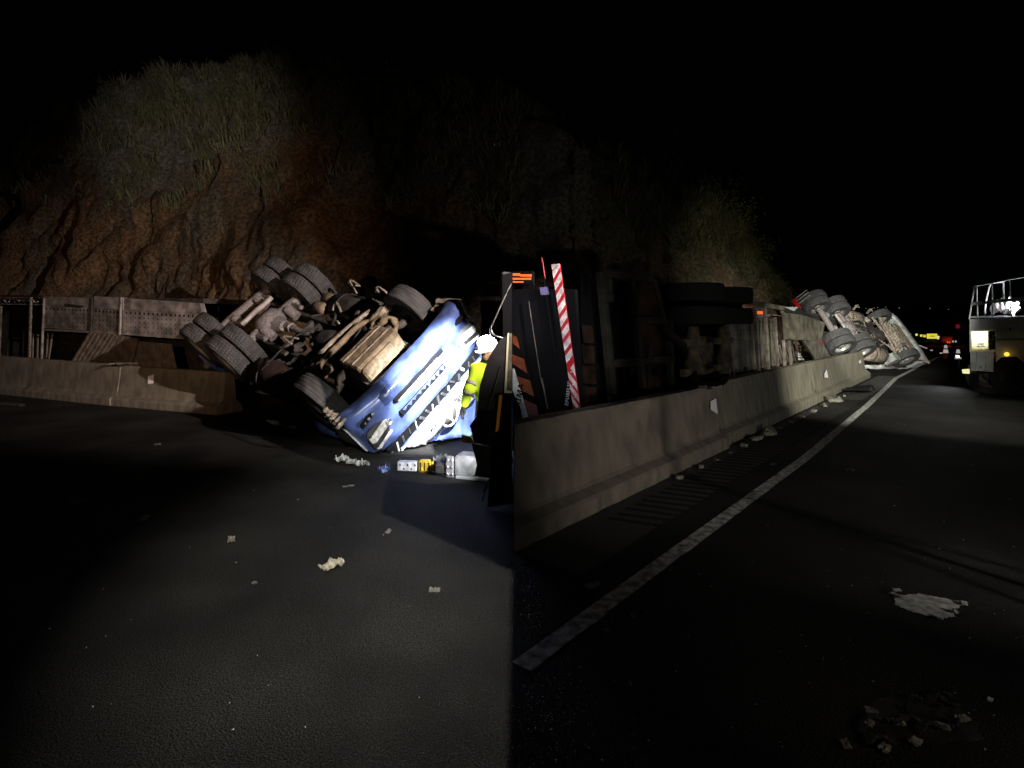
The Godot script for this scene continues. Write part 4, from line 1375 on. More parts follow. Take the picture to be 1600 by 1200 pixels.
# a body: tapered capsules joined with a smooth minimum and meshed as surface nets
func sdf_body(bones: Array, cell: float, k: float, b: B) -> void:
	var lo := Vector3.ONE * 1e9
	var hi := -lo
	for q in bones:
		for e in 2:
			var r: float = q[2 + e]
			lo = lo.min(q[e] - Vector3.ONE * (r + cell * 3))
			hi = hi.max(q[e] + Vector3.ONE * (r + cell * 3))
	var dim := Vector3i(((hi - lo) / cell).ceil()) + Vector3i.ONE
	var val := PackedFloat32Array()
	val.resize(dim.x * dim.y * dim.z)
	val.fill(1.0)
	for q in bones:
		var a: Vector3 = q[0]
		var c: Vector3 = q[1]
		var r0: float = q[2]
		var r1: float = q[3]
		var m := maxf(r0, r1) + k + cell * 2.0
		var i0 := Vector3i(((a.min(c) - Vector3.ONE * m - lo) / cell).floor()).clamp(Vector3i.ZERO, dim - Vector3i.ONE)
		var i1 := Vector3i(((a.max(c) + Vector3.ONE * m - lo) / cell).ceil()).clamp(Vector3i.ZERO, dim - Vector3i.ONE)
		var ac := c - a
		var l2 := maxf(ac.length_squared(), 1e-6)
		for z in range(i0.z, i1.z + 1):
			for y in range(i0.y, i1.y + 1):
				for x in range(i0.x, i1.x + 1):
					var p := lo + Vector3(x, y, z) * cell
					var t := clampf((p - a).dot(ac) / l2, 0.0, 1.0)
					var d := p.distance_to(a + ac * t) - lerpf(r0, r1, t)
					var id := (z * dim.y + y) * dim.x + x
					var e := val[id]
					var hh := clampf(0.5 + 0.5 * (e - d) / k, 0.0, 1.0)
					val[id] = lerpf(e, d, hh) - k * hh * (1.0 - hh) if e < 0.9 else d
	var vert := {}
	var cor := [Vector3i(0, 0, 0), Vector3i(1, 0, 0), Vector3i(0, 1, 0), Vector3i(1, 1, 0), Vector3i(0, 0, 1), Vector3i(1, 0, 1), Vector3i(0, 1, 1), Vector3i(1, 1, 1)]
	var edges := [[0, 1], [2, 3], [4, 5], [6, 7], [0, 2], [1, 3], [4, 6], [5, 7], [0, 4], [1, 5], [2, 6], [3, 7]]
	for z in dim.z - 1:
		for y in dim.y - 1:
			for x in dim.x - 1:
				var id := (z * dim.y + y) * dim.x + x
				if val[id] > cell * 2.5 or val[id] < -cell * 2.5:
					continue
				var s := PackedFloat32Array()
				for cc in cor:
					s.append(val[id + cc.x + (cc.y + cc.z * dim.y) * dim.x])
				var sum := Vector3.ZERO
				var cnt := 0
				for e in edges:
					var d0 := s[e[0]]
					var d1 := s[e[1]]
					if (d0 < 0.0) != (d1 < 0.0):
						sum += Vector3(cor[e[0]]).lerp(Vector3(cor[e[1]]), d0 / (d0 - d1))
						cnt += 1
				if cnt:
					vert[id] = lo + (Vector3(x, y, z) + sum / cnt) * cell
	b.smooth(0)
	var step := [1, dim.x, dim.x * dim.y]
	for id in vert:
		for ax in 3:
			var u: int = step[(ax + 1) % 3]
			var w: int = step[(ax + 2) % 3]
			var st: int = step[ax]
			if id + st >= val.size():
				continue
			var in0 := val[id] < 0.0
			if in0 == (val[id + st] < 0.0):
				continue
			if not (vert.has(id - u) and vert.has(id - w) and vert.has(id - u - w)):
				continue
			var q := [vert[id], vert[id - u], vert[id - u - w], vert[id - w]]
			if in0:
				q.reverse()
			b.v(q[0]); b.v(q[1]); b.v(q[2])
			b.v(q[0]); b.v(q[2]); b.v(q[3])

func rescuer() -> void:
	var o := thing("person", "person in bright yellow high-visibility jacket and white helmet bending towards the blue cab", "person", Transform3D(Basis(), Vector3(-0.27, 0, -6.75)))
	var hip := Vector3(0.02, 0.82, -0.05)
	var chest := Vector3(-0.05, 1.12, 0.02)
	var neck := Vector3(-0.02, 1.31, 0.05)
	var head := Vector3(-0.01, 1.43, 0.08)
	var sh := Vector3(-0.14, 1.21, 0.08)
	var el := Vector3(-0.22, 0.99, 0.14)
	var wr := Vector3(-0.285, 0.79, 0.08)
	var b := B.new()
	# trousers, legs, neck, head: one skin from boots to crown
	sdf_body([[hip + Vector3(-0.08, 0, 0), Vector3(-0.12, 0.45, 0.06), 0.1, 0.065], [Vector3(-0.12, 0.45, 0.06), Vector3(-0.1, 0.09, -0.02), 0.062, 0.045], [hip + Vector3(0.08, 0, 0), Vector3(0.1, 0.45, 0.05), 0.1, 0.065], [Vector3(0.1, 0.45, 0.05), Vector3(0.1, 0.09, -0.04), 0.062, 0.045], [Vector3(-0.1, 0.055, -0.04), Vector3(-0.12, 0.05, 0.13), 0.05, 0.045], [Vector3(0.1, 0.055, -0.05), Vector3(0.11, 0.05, 0.12), 0.05, 0.045], [hip, chest, 0.14, 0.15], [chest, neck, 0.13, 0.06], [neck, head, 0.055, 0.07], [chest + Vector3(0.12, 0.1, 0), Vector3(0.15, 0.92, 0.12), 0.07, 0.05], [Vector3(0.15, 0.92, 0.12), Vector3(0.08, 0.76, 0.22), 0.048, 0.035], [chest + Vector3(-0.08, 0.08, 0.04), sh, 0.08, 0.065], [sh, el, 0.058, 0.045], [el, wr, 0.045, 0.032]], 0.024, 0.05, b)
	obj("body", b, M.dark_plastic, o)
	b = B.new()
	sdf_body([[head, head + Vector3(-0.005, 0.05, 0.01), 0.085, 0.095], [head + Vector3(-0.02, -0.055, 0.04), head + Vector3(0.01, -0.05, 0.035), 0.05, 0.05], [head + Vector3(-0.03, 0.0, 0.085), head + Vector3(-0.033, -0.02, 0.1), 0.014, 0.017], [head + Vector3(-0.09, 0.0, 0.0), head + Vector3(-0.092, -0.025, 0.0), 0.016, 0.012], [neck, head, 0.05, 0.06]], 0.009, 0.02, b)
	obj("face", b, M.skin, o)
	# jacket with sleeve and grey bands
	b = B.new()
	sdf_body([[hip + Vector3(0, 0.03, 0), chest, 0.165, 0.17], [chest, neck + Vector3(0, -0.04, 0), 0.155, 0.07], [chest + Vector3(0.12, 0.1, 0), Vector3(0.15, 0.92, 0.12), 0.085, 0.065], [Vector3(0.15, 0.92, 0.12), Vector3(0.1, 0.79, 0.2), 0.062, 0.05], [chest + Vector3(-0.06, 0.08, 0.04), sh, 0.095, 0.08], [sh, el, 0.075, 0.062], [el, wr + Vector3(0.01, 0.03, 0), 0.063, 0.05]], 0.02, 0.04, b)
	var j := obj("jacket", b, M.hivis, o)
	for q in [[sh.lerp(el, 0.68), el - sh, 0.076], [el.lerp(wr, 0.12), wr - el, 0.071]]:
		b = B.new()
		var y: Vector3 = q[1].normalized()
		var x := y.cross(Vector3(0, 0, 1)).normalized()
		b.lathe([[q[2] - 0.01, -0.022], [q[2], -0.02], [q[2], 0.02], [q[2] - 0.01, 0.022]], Transform3D(Basis(x, y, x.cross(y)), q[0]), 20)
		obj("reflective_band", b, M.body_grey, j)
	# gloved hand: palm, four curled fingers, thumb
	b = B.new()
	var hb := [[wr, wr + Vector3(-0.015, -0.07, 0.0), 0.03, 0.036]]
	for f in 4:
		var r0 := wr + Vector3(-0.02, -0.095, -0.03 + 0.021 * f)
		var len := 0.03 + 0.006 * (1 - absi(f - 2) * 0.5)
		var k1 := r0 + Vector3(-0.008, -len, 0)
		hb.append([wr + Vector3(-0.012, -0.05, -0.02 + 0.014 * f), r0, 0.013, 0.011])
		hb.append([r0, k1, 0.011, 0.01])
		hb.append([k1, k1 + Vector3(0.022, -len * 0.6, 0), 0.01, 0.008])
	hb.append([wr + Vector3(0.0, -0.03, 0.03), wr + Vector3(0.01, -0.075, 0.055), 0.014, 0.011])
	hb.append([wr + Vector3(0.01, -0.075, 0.055), wr + Vector3(0.0, -0.105, 0.05), 0.011, 0.009])
	sdf_body(hb, 0.006, 0.008, b)
	obj("glove", b, M.chassis, o)
	# helmet
	b = B.new()
	b.lathe([[0.15, 0.0], [0.152, 0.012], [0.122, 0.02], [0.12, 0.06], [0.105, 0.105], [0.07, 0.14], [0.025, 0.155], [0.0, 0.156]], Transform3D(Basis(Vector3(0.3, 0, 1).normalized(), 0.25) * Basis(Vector3(1, 0, 0), 0.2), head + Vector3(0, 0.025, 0)), 28)
	b.bar(head + Vector3(-0.03, 0.06, 0.12), head + Vector3(-0.035, 0.17, 0.02), 0.02, 0.02, Vector3.UP, 0.006)
	obj("helmet", b, M.white, o)

func rescue_gear() -> void:
	# long strut head: white drilled block with yellow cap
	var c := G(640, 737)
	var ax := Vector3(1, 0, 0.12).normalized()
	var bs := Basis(ax, Vector3.UP, ax.cross(Vector3.UP))
	var o := thing("rescue_strut", "white drilled strut with a yellow end cap lying below the blue bumper", "rescue strut", Transform3D(bs, c + Vector3(0, 0, 0)))
	var b := B.new()
	b.box(Transform3D(Basis(), Vector3(-0.02, 0.07, 0)), Vector3(0.24, 0.11, 0.1), 0.012)
	var s := obj("strut_block", b, M.white, o)
	for i in 5:
		b = B.new()
		var p := Vector3(-0.1 + i * 0.045, 0.09 - 0.045 * (i % 2), 0.05)
		b.tube([p, p + Vector3(0, 0, 0.002)], 0.011, 10)
		obj("drilled_hole", b, M.hole, s)
	b = B.new()
	b.box(Transform3D(Basis(), Vector3(0.19, 0.075, 0)), Vector3(0.17, 0.14, 0.13), 0.03)
	b.box(Transform3D(Basis(), Vector3(0.29, 0.085, 0.0)), Vector3(0.06, 0.11, 0.1), 0.02)
	s = obj("end_cap", b, M.yellow, o)
	for x in [0.15, 0.2, 0.25]:
		b = B.new()
		b.box(Transform3D(Basis(), Vector3(x, 0.08, 0.066)), Vector3(0.018, 0.1, 0.006), 0.002)
		obj("slot", b, M.rust, s)
	# grey riveted box
	c = G(716, 746)
	o = thing("steel_support", "grey steel support box with bolted edge strip beside the yellow strut", "support box", Transform3D(Basis(Vector3.UP, -0.25), c))
	b = B.new()
	b.box(Transform3D(Basis(), Vector3(0.1, 0.13, -0.1)), Vector3(0.3, 0.24, 0.3), 0.03)
	s = obj("box_body", b, M.silver_dull, o)
	b = B.new()
	b.box(Transform3D(Basis(), Vector3(-0.08, 0.13, 0.06)), Vector3(0.1, 0.25, 0.03), 0.012)
	s = obj("edge_strip", b, M.silver_dull, o)
	for y in [0.05, 0.13, 0.21]:
		for x in [-0.1, -0.05]:
			b = B.new()
			b.lathe([[0.018, 0.0], [0.017, 0.008], [0.0, 0.012]], Transform3D(Basis(Vector3(1, 0, 0), PI / 2), Vector3(x, y, 0.075)), 10)
			obj("bolt", b, M.chrome, s)
	b = B.new()
	b.box(Transform3D(Basis(), Vector3(-0.2, 0.09, 0.0)), Vector3(0.14, 0.12, 0.1), 0.02)
	obj("clamp", b, M.chassis, o)
	# base plate
	o = thing("base_plate", "flat steel base plate on the asphalt under the dark mudguard", "base plate", Transform3D(Basis(Vector3.UP, -0.35), G(748, 748)))
	b = B.new()
	b.box(Transform3D(Basis(), Vector3(0.02, 0.018, 0)), Vector3(0.52, 0.035, 0.22), 0.008)
	obj("plate", b, M.body_grey, o)
	# blurred white cloth hung at the grille corner
	tag(B_crumple(G(690, 735) + Vector3(0, 0.02, -0.2), 0.22, 0.3, 0.14, M.silver, "bent_panel"), "bent bright metal panel leaning between strut and grey support box", "metal panel")
	for q in [[535, 722, "curved grey fragment at the left end below the blue bumper"], [550, 726, "pale shard between two fragments below the blue bumper"], [566, 729, "grey bent clip nearest the yellow strut"], [600, 738, "blue plastic piece on the ground left of the yellow strut"]]:
		var p := tag(B_crumple(G(q[0], q[1]), 0.16, 0.12, 0.09, M.blue if q[0] == 600 else M.pale_paint, "fragment"), q[2], "fragment", "fragments below the blue bumper")
		p.rotation.y = q[0] * 0.7

func service_truck() -> void:
	var n := Vector3(-0.64, 0, 0.768).normalized()
	var pl := [Vector3(11.2, 0, -14.1), n]
	var o := thing("service_truck", "grey service truck at the right edge with roof rails and a lit open locker", "truck")
	var u := Vector3.UP.cross(n)
	var gm: Material = M.body_grey
	plate("upper_panel", [[1515, 499], [1760, 488], [1760, 509], [1515, 516.5]], pl, 0.0, 0.06, gm, o)
	plate("side_panel", [[1556, 515.3], [1760, 509.2], [1760, 570], [1600, 566], [1588, 557], [1565, 558], [1556, 566]], pl, 0.0, 0.06, gm, o)
	plate("jamb", [[1515, 516.6], [1517.5, 516.5], [1517.5, 549], [1515, 549]], pl, 0.0, 0.06, M.cream, o)
	var door := plate("drop_door", [[1516, 550], [1553, 549], [1552, 581], [1517, 579]], pl, 0.02, 0.03, gm, o)
	for x in [1526.5, 1541.0]:
		plate_bar("door_rib", x, 551, x - 0.5, 579, pl, 0.035, 0.02, 0.02, M.silver, door)
	plate("door_latch", [[1531, 572], [1534, 572], [1534, 576], [1531, 576]], pl, 0.04, 0.02, M.chrome, door)
	plate("sill", [[1515, 547.8], [1556, 546.4], [1556, 549.2], [1515, 550]], pl, 0.03, 0.08, M.cream, o)
	plate("locker_lintel", [[1517.5, 516.5], [1556, 515.4], [1556, 517.2], [1517.5, 518]], pl, 0.015, 0.06, M.cream, o)
	# locker interior
	var a := hit(pl, 1517.5, 548)
	var c := hit(pl, 1556, 516)
	var w := (c - a).dot(u)
	var h := c.y - a.y
	var mid := (a + c) * 0.5
	var t := Basis(u, Vector3.UP, n)
	var lk := Node3D.new()
	lk.name = "locker"
	o.add_child(lk)
	var b := B.new()
	b.box(Transform3D(t, mid - n * 0.5), Vector3(w, h, 0.02))
	obj("back_wall", b, M.cream, lk)
	b = B.new()
	b.box(Transform3D(t, a + u * w * 0.5 - n * 0.28), Vector3(w, 0.02, 0.42))
	obj("locker_floor", b, M.cream, lk)
	b = B.new()
	b.box(Transform3D(t, c - u * w * 0.5 - n * 0.28), Vector3(w, 0.02, 0.42))
	obj("locker_ceiling", b, M.cream, lk)
	for k in [0.0, 0.7, 1.0]:
		b = B.new()
		b.box(Transform3D(t, mid + u * w * (k - 0.5) - n * 0.28), Vector3(0.02, h - 0.02, 0.42))
		obj("divider", b, M.cream, lk)
	b = B.new()
	b.box(Transform3D(t, mid + u * w * -0.13 - n * 0.25 - Vector3(0, h * 0.28, 0)), Vector3(w * 0.62, 0.012, 0.36))
	obj("shelf", b, M.silver, lk)
	for k in [[0.34, -0.2, 0.06], [0.42, 0.02, 0.05], [0.38, 0.22, 0.05], [-0.05, -0.2, 0.04], [-0.2, -0.22, 0.03]]:
		b = B.new()
		b.lathe([[0.0, -0.06], [k[2], -0.06], [k[2], 0.04], [k[2] * 0.6, 0.07], [0.0, 0.08]], Transform3D(t, mid + u * w * k[0] + Vector3(0, h * k[1], 0) - n * 0.25), 12)
		obj("tool", b, M.dark_plastic if k[0] > 0.0 else M.silver, lk)
	b = B.new()
	b.box(Transform3D(t, c - u * w * 0.72 - n * 0.2 - Vector3(0, 0.025, 0)), Vector3(w * 0.4, 0.02, 0.06))
	obj("lamp_panel", b, M.lamp_panel, lk)
	omni(lk, c - u * w * 0.72 - n * 0.2 - Vector3(0, 0.1, 0), 0.3, Color(0.95, 1.0, 0.82), 0.03)
	# body behind the panels, cut short of the locker
	b = B.new()
	b.box(Transform3D(t, Vector3(11.2, 1.22, -14.1) + u * 1.9 - n * 1.6), Vector3(3.8, 1.28, 2.0), 0.03)
	obj("body", b, gm, o)
	b = B.new()
	b.box(Transform3D(t, Vector3(11.2, 1.9, -14.1) + u * 1.9 - n * 1.28), Vector3(3.8, 0.05, 2.3), 0.01)
	obj("deck", b, gm, o)
	b = B.new()
	b.box(Transform3D(t, Vector3(11.2, 0.62, -14.1) + u * 1.9 - n * 1.4), Vector3(3.9, 0.16, 1.6), 0.02)
	obj("chassis_frame", b, M.chassis, o)
	# wheels
	for x in [1546.0, 1585.0]:
		var p := hit(pl, x, 590, -0.3)
		var wn := Node3D.new()
		wn.name = "wheel"
		o.add_child(wn, true)
		wn.transform = Transform3D(Basis(u, n, u.cross(n)).scaled(Vector3.ONE * 0.92), Vector3(p.x, 0.478, p.z))
		put("tyre", tyre_mesh(0.31, false), wn).material_override = M.tyre_dark
		put("rim", rim_mesh(true, M.chassis), wn)
	plate("mud_flap", [[1517, 583], [1530, 584], [1530, 606], [1517, 606]], pl, -0.05, 0.02, M.black, o)
	plate("wheel_arch", [[1556, 566], [1565, 558.5], [1588, 557.5], [1600, 566], [1600, 570], [1556, 572]], pl, -0.3, 0.02, M.black, o)
	b = B.new()
	b.lathe([[0.0, 0.0], [0.045, 0.01], [0.05, 0.03], [0.0, 0.04]], Transform3D(Basis(u, n, u.cross(n)), hit(pl, 1573, 553.5, 0.0)), 16)
	obj("marker_glow", b, M.lamp_amber, o)
	omni(o, hit(pl, 1573, 553.5, 0.14), 0.006, Color(1, 0.6, 0.08), 0.02)
	plate("red_marker", [[1554, 555], [1559, 555], [1559, 558], [1554, 558]], pl, 0.01, 0.015, M.red, o)
	plate("handle", [[1577, 513], [1580, 513], [1580, 517], [1577, 517]], pl, 0.02, 0.02, M.black, o)
	plate_bar("body_line", 1556, 531, 1680, 528, pl, 0.005, 0.03, 0.02, M.chassis, o)
	plate("rear_lamp", [[1503, 577.5], [1515, 576.5], [1515, 584], [1504, 583.5]], pl, 0.0, 0.06, M.pale_yellow_glow, o)
	plate_bar("lamp_bracket", 1514, 570, 1519, 582, pl, -0.05, 0.06, 0.06, M.chassis, o)
	# roof rails
	var rail := Node3D.new()
	rail.name = "roof_rail"
	o.add_child(rail)
	for q in [[1522.5, 447.5, 1514.5, 499], [1526, 447, 1527.5, 498], [1550, 442.5, 1551.5, 497], [1578, 437, 1580, 495], [1605, 432, 1607, 494], [1640, 425, 1642, 492]]:
		plate_bar("rail_post", q[0], q[1], q[2], q[3], pl, -0.03, 0.028, 0.028, M.white, rail)
	plate_bar("hand_rail", 1522, 447.5, 1700, 414, pl, -0.03, 0.03, 0.03, M.white, rail)
	plate_bar("mid_board", 1517, 475, 1700, 456, pl, -0.01, 0.075, 0.03, gm, rail)
	b = B.new()
	var far := [pl[0] - n * 0.9, n]
	b.tube(bent([hit(far, 1538, 497), hit(far, 1541, 470), hit(far, 1547, 446), hit(far, 1551, 442.5), hit(far, 1565, 441), hit(far, 1568, 444), hit(far, 1569, 494)]), 0.02, 8)
	obj("ladder_hoop", b, M.white, rail)
	# lit bundle on the deck
	var deck := [pl[0] - n * 0.5, n]
	var bc := hit(deck, 1570, 489)
	bc.y = 1.926
	var bag := tag(B_crumple(bc, 0.55, 0.4, 0.5, M.galv_pale, "white_tarpaulin"), "brightly lit white tarpaulin heaped on the service truck deck behind the rails", "tarpaulin")
	bag.rotation.y = -0.7
	b = B.new()
	var lp := hit([pl[0] - n * 0.25, n], 1584, 474)
	b.tube([Vector3(lp.x, 1.926, lp.z), lp - Vector3(0, 0.03, 0)], 0.015, 6)
	b.bar(lp - u * 0.1, lp + u * 0.1, 0.04, 0.04, Vector3.UP, 0.01)
	obj("deck_lamp", b, M.lamp_white, o)
	omni(o, lp - u * 0.05 - n * 0.06 + Vector3(0, 0.06, 0), 1.1, Color(0.93, 0.97, 1.0), 0.03)
	# lamp at the tail that streaks the road
	work_lamp("low lamp on the far side of the service truck tail", Vector3(12.6, 0.8, -16.3), Vector3(10.6, 0.0, -15.4), 2.2, Color(0.95, 0.98, 1.0), 40.0, 0.04, 1.0, 0.0, true)

func distance() -> void:
	var b := B.new()
	var rows := [PackedVector3Array(), PackedVector3Array(), PackedVector3Array()]
	for i in 60:
		var x := -300.0 + i * 30.0
		rows[0].append(Vector3(x, -1, -780))
		rows[1].append(Vector3(x, 22 + 8 * wob.get_noise_1d(i * 0.21), -880))
		rows[2].append(Vector3(x, 38 + 14 * wob.get_noise_1d(i * 0.17 + 40), -1000))
	b.grid(rows)
	struct(obj("distant_hills", b, M.far_dark))
	b = B.new()
	b.lathe([[0.0, -0.6], [0.5, -0.3], [0.6, 0.0], [0.5, 0.3], [0.0, 0.6]], Transform3D(), 8)
	var me := b.done(M.far_glow)
	var ti := -1
	for q in [[1285, 484], [1318, 481], [1342, 480.5], [1353, 482], [1366, 481], [1371, 480.5], [1384, 480], [1405, 481], [1417, 485.5], [1423, 485.5], [1453, 482], [1482, 483.5]]:
		var o := put("town_lamp", me)
		ti += 1
		o.position = P(q[0], q[1], 870)
		o.scale = Vector3.ONE * (0.6 + 0.5 * absf(sin(q[0] * 1.7)))
		tag(o, "tiny pale town light on the dark hills, " + ["leftmost, above the upper truck wheels", "above the gap between the wheel pairs", "first of the cluster above the truck tank", "second of the cluster above the truck tank", "third of the cluster above the truck tank", "fourth of the cluster above the truck tank", "above the far front tyre", "above the lower front wheel", "left one of the low close pair", "right one of the low close pair", "brightest, above the wide yellow board", "rightmost, left of the service truck rails"][ti], "town light", "town lights on the far hills")
	# yellow reflective boards ahead along the closed lane, with an added glow
	var names := ["small reflective yellow marker board with added glow, leftmost of the far row", "second reflective yellow marker with added glow from the left in the far row", "third reflective yellow marker with added glow from the left in the far row", "yellow marker touching the left of the big yellow board", "pale yellow marker just right of the big yellow board", "rightmost pale yellow marker beside the red tail lamps"]
	var i := 0
	for q in [[1422, 522.5, 1.0], [1432.3, 523, 1.05], [1439.5, 524.3, 1.1], [1444.6, 525, 1.15], [1467, 527.5, 1.5], [1474.5, 527.8, 1.7]]:
		var d := 62.0 - i * 2.0
		var p := P(q[0], q[1], d)
		var o := thing("marker_board", names[i], "marker board", Transform3D(Basis(), Vector3(p.x, 0, p.z)), "reflective marker boards with added glow ahead")
		b = B.new()
		var s: float = 0.205 * q[2]
		b.box(Transform3D(Basis(), Vector3(0, p.y, 0)), Vector3(s, s, 0.03), 0.004)
		obj("sign_panel", b, M.yellow_board_glow if i < 4 else M.pale_yellow_glow, o)
		b = B.new()
		b.tube([Vector3(0, 0, -0.04), Vector3(0, p.y, -0.04)], 0.02, 6)
		obj("post", b, M.far_dark, o)
		i += 1
	var p := P(1456.3, 525.3, 58)
	var o := thing("reflective_sign", "wide reflective yellow board, glow added, with dark print in the far row of markers", "sign", Transform3D(Basis(), Vector3(p.x, 0, p.z)))
	b = B.new()
	b.box(Transform3D(Basis(), Vector3(0, p.y, 0)), Vector3(1.05, 0.5, 0.04), 0.01)
	obj("sign_panel", b, M.yellow_board_glow, o)  # reflective sheet lit by its own added emission
	for k in 5:
		b = B.new()
		b.box(Transform3D(Basis(Vector3.BACK, 0.4 * (k % 3 - 1)), Vector3(-0.2 + k * 0.11, p.y, 0.024)), Vector3(0.045, 0.14, 0.008))
		obj("print_mark", b, M.rust, o)
	for s in [-0.4, 0.4]:
		b = B.new()
		b.tube([Vector3(s, 0, -0.04), Vector3(s, p.y, -0.04)], 0.03, 6)
		obj("post", b, M.far_dark, o)
	# row of reflective road studs given a glow, and lit guard rail
	b = B.new()
	b.box(Transform3D(Basis(), Vector3(0, 0.03, 0)), Vector3(0.13, 0.06, 0.1), 0.02)
	me = b.done(M.far_glow)
	var si := -1
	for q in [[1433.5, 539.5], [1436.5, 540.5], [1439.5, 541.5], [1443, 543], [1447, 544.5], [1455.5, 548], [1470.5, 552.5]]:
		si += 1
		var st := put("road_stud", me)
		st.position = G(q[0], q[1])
		tag(st, "small reflective road stud with added glow ahead, " + ["farthest, nearest the truck cab", "second from the truck cab", "third from the truck cab", "fourth from the truck cab", "fifth from the truck cab", "sixth, below the wide yellow board", "nearest, beside the far traffic cone"][si], "road stud", "road studs ahead")
	o = thing("guard_rail", "thin lit guard rail running to the red tail lamps far ahead", "guard rail")
	b = B.new()
	var g0 := P(1484, 544.5, 30)
	var g1 := P(1436, 533.5, 60)
	b.bar(g0, g1, 0.05, 0.07, Vector3.UP, 0.01)
	obj("rail_beam", b, M.galv_pale, o)
	for k in 9:
		b = B.new()
		var gp := g0.lerp(g1, k / 8.0)
		b.tube([Vector3(gp.x, 0, gp.z), gp], 0.03, 6)
		obj("rail_post", b, M.far_dark, o)
	# cones
	for q in [[1477.7, 561, "traffic cone farther ahead, left of the pair by the service truck"], [1497, 572, "nearer traffic cone just left of the service truck tail"]]:
		o = thing("traffic_cone", q[2], "traffic cone", Transform3D(Basis(), G(q[0], q[1])), "traffic cones")
		b = B.new()
		b.lathe([[0.15, 0.03], [0.12, 0.2], [0.035, 0.72], [0.0, 0.74]], Transform3D(), 20)
		obj("cone", b, M.red, o)
		b = B.new()
		b.box(Transform3D(Basis(), Vector3(0, 0.018, 0)), Vector3(0.38, 0.036, 0.38), 0.01)
		obj("foot", b, M.dark_plastic, o)
		for k in [[0.30, 0.47], [0.53, 0.68]]:
			b = B.new()
			b.lathe([[lerpf(0.12, 0.035, (k[0] - 0.2) / 0.52) + 0.005, k[0]], [lerpf(0.12, 0.035, (k[1] - 0.2) / 0.52) + 0.005, k[1]]], Transform3D(), 20)
			obj("reflective_band", b, M.far_glow, o)  # bands emit, in place of light thrown back by the sheeting
	# vehicles far ahead
	o = thing("distant_truck", "dark truck silhouette with a dim red lamp on top far ahead", "truck", Transform3D(Basis(Vector3.UP, -0.66), G(1497, 545)))
	var dd := 1575.0 / 40.0
	b = B.new()
	b.box(Transform3D(Basis(), Vector3(0.1, 1.5, -1.5)), Vector3(0.8, 1.9, 3.0), 0.05)
	obj("body", b, M.chassis, o)
	b = B.new()
	b.box(Transform3D(Basis(), Vector3(0.1, 0.45, -1.5)), Vector3(0.75, 0.3, 2.8), 0.02)
	obj("frame", b, M.far_dark, o)
	for s in [-0.25, 0.45]:
		b = B.new()
		b.lathe([[0.0, -0.1], [0.3, -0.1], [0.3, 0.1], [0.0, 0.1]], Transform3D(Basis(Vector3.BACK, PI / 2), Vector3(s, 0.3, -0.4)), 14)
		obj("wheel", b, M.black, o)
	for q in [[1496.5, 510, 0.16, "red_glow_dim"], [1489, 533.5, 0.07, "far_glow"], [1493.5, 533.5, 0.07, "far_glow"]]:
		b = B.new()
		var lp := o.transform.affine_inverse() * P(q[0], q[1], dd - 0.1)
		b.lathe([[0.0, -q[2]], [q[2] * 0.7, -q[2] * 0.6], [q[2] * 0.7, q[2] * 0.6], [0.0, q[2]]], Transform3D(Basis(), lp), 10)
		obj("rear_lamp", b, M[q[3]], o)
	b = B.new()
	b.tube([Vector3(-0.02, 2.4, -0.3), o.transform.affine_inverse() * P(1496.5, 511.5, dd)], 0.02, 6)
	obj("lamp_stalk", b, M.far_dark, o)
	o = thing("distant_car", "car far ahead with red tail lamps at the end of the guard rail", "car", Transform3D(Basis(Vector3.UP, -0.66), G(1482, 540)))
	dd = 1575.0 / 35.0
	b = B.new()
	b.rbox(Vector3(0, 0.5, -1.6), Vector3(0.6, 0.3, 1.6), 0.15, Vector3i(4, 4, 4), func(p): return p)
	b.rbox(Vector3(0, 0.95, -1.8), Vector3(0.5, 0.25, 0.9), 0.15, Vector3i(4, 4, 4), func(p): return p)
	obj("body", b, M.chassis, o)
	for s in [-0.5, 0.5]:
		b = B.new()
		b.lathe([[0.0, -0.1], [0.3, -0.1], [0.3, 0.1], [0.0, 0.1]], Transform3D(Basis(Vector3.BACK, PI / 2), Vector3(s, 0.3, -0.6)), 14)
		obj("wheel", b, M.black, o)
	for q in [[1480.5, 534.8, 0.09], [1483.6, 535, 0.09], [1484.6, 531, 0.12]]:
		b = B.new()
		b.box(Transform3D(Basis(), o.transform.affine_inverse() * P(q[0], q[1], dd - 0.02)), Vector3(q[2], q[2] * 1.3, 0.06), 0.01)
		obj("tail_lamp", b, M.lamp_red if q[2] < 0.1 else M.lamp_orange, o)
	omni(o, o.transform.affine_inverse() * P(1482, 534, dd - 0.4), 0.5, Color(1, 0.08, 0.03), 0.05)

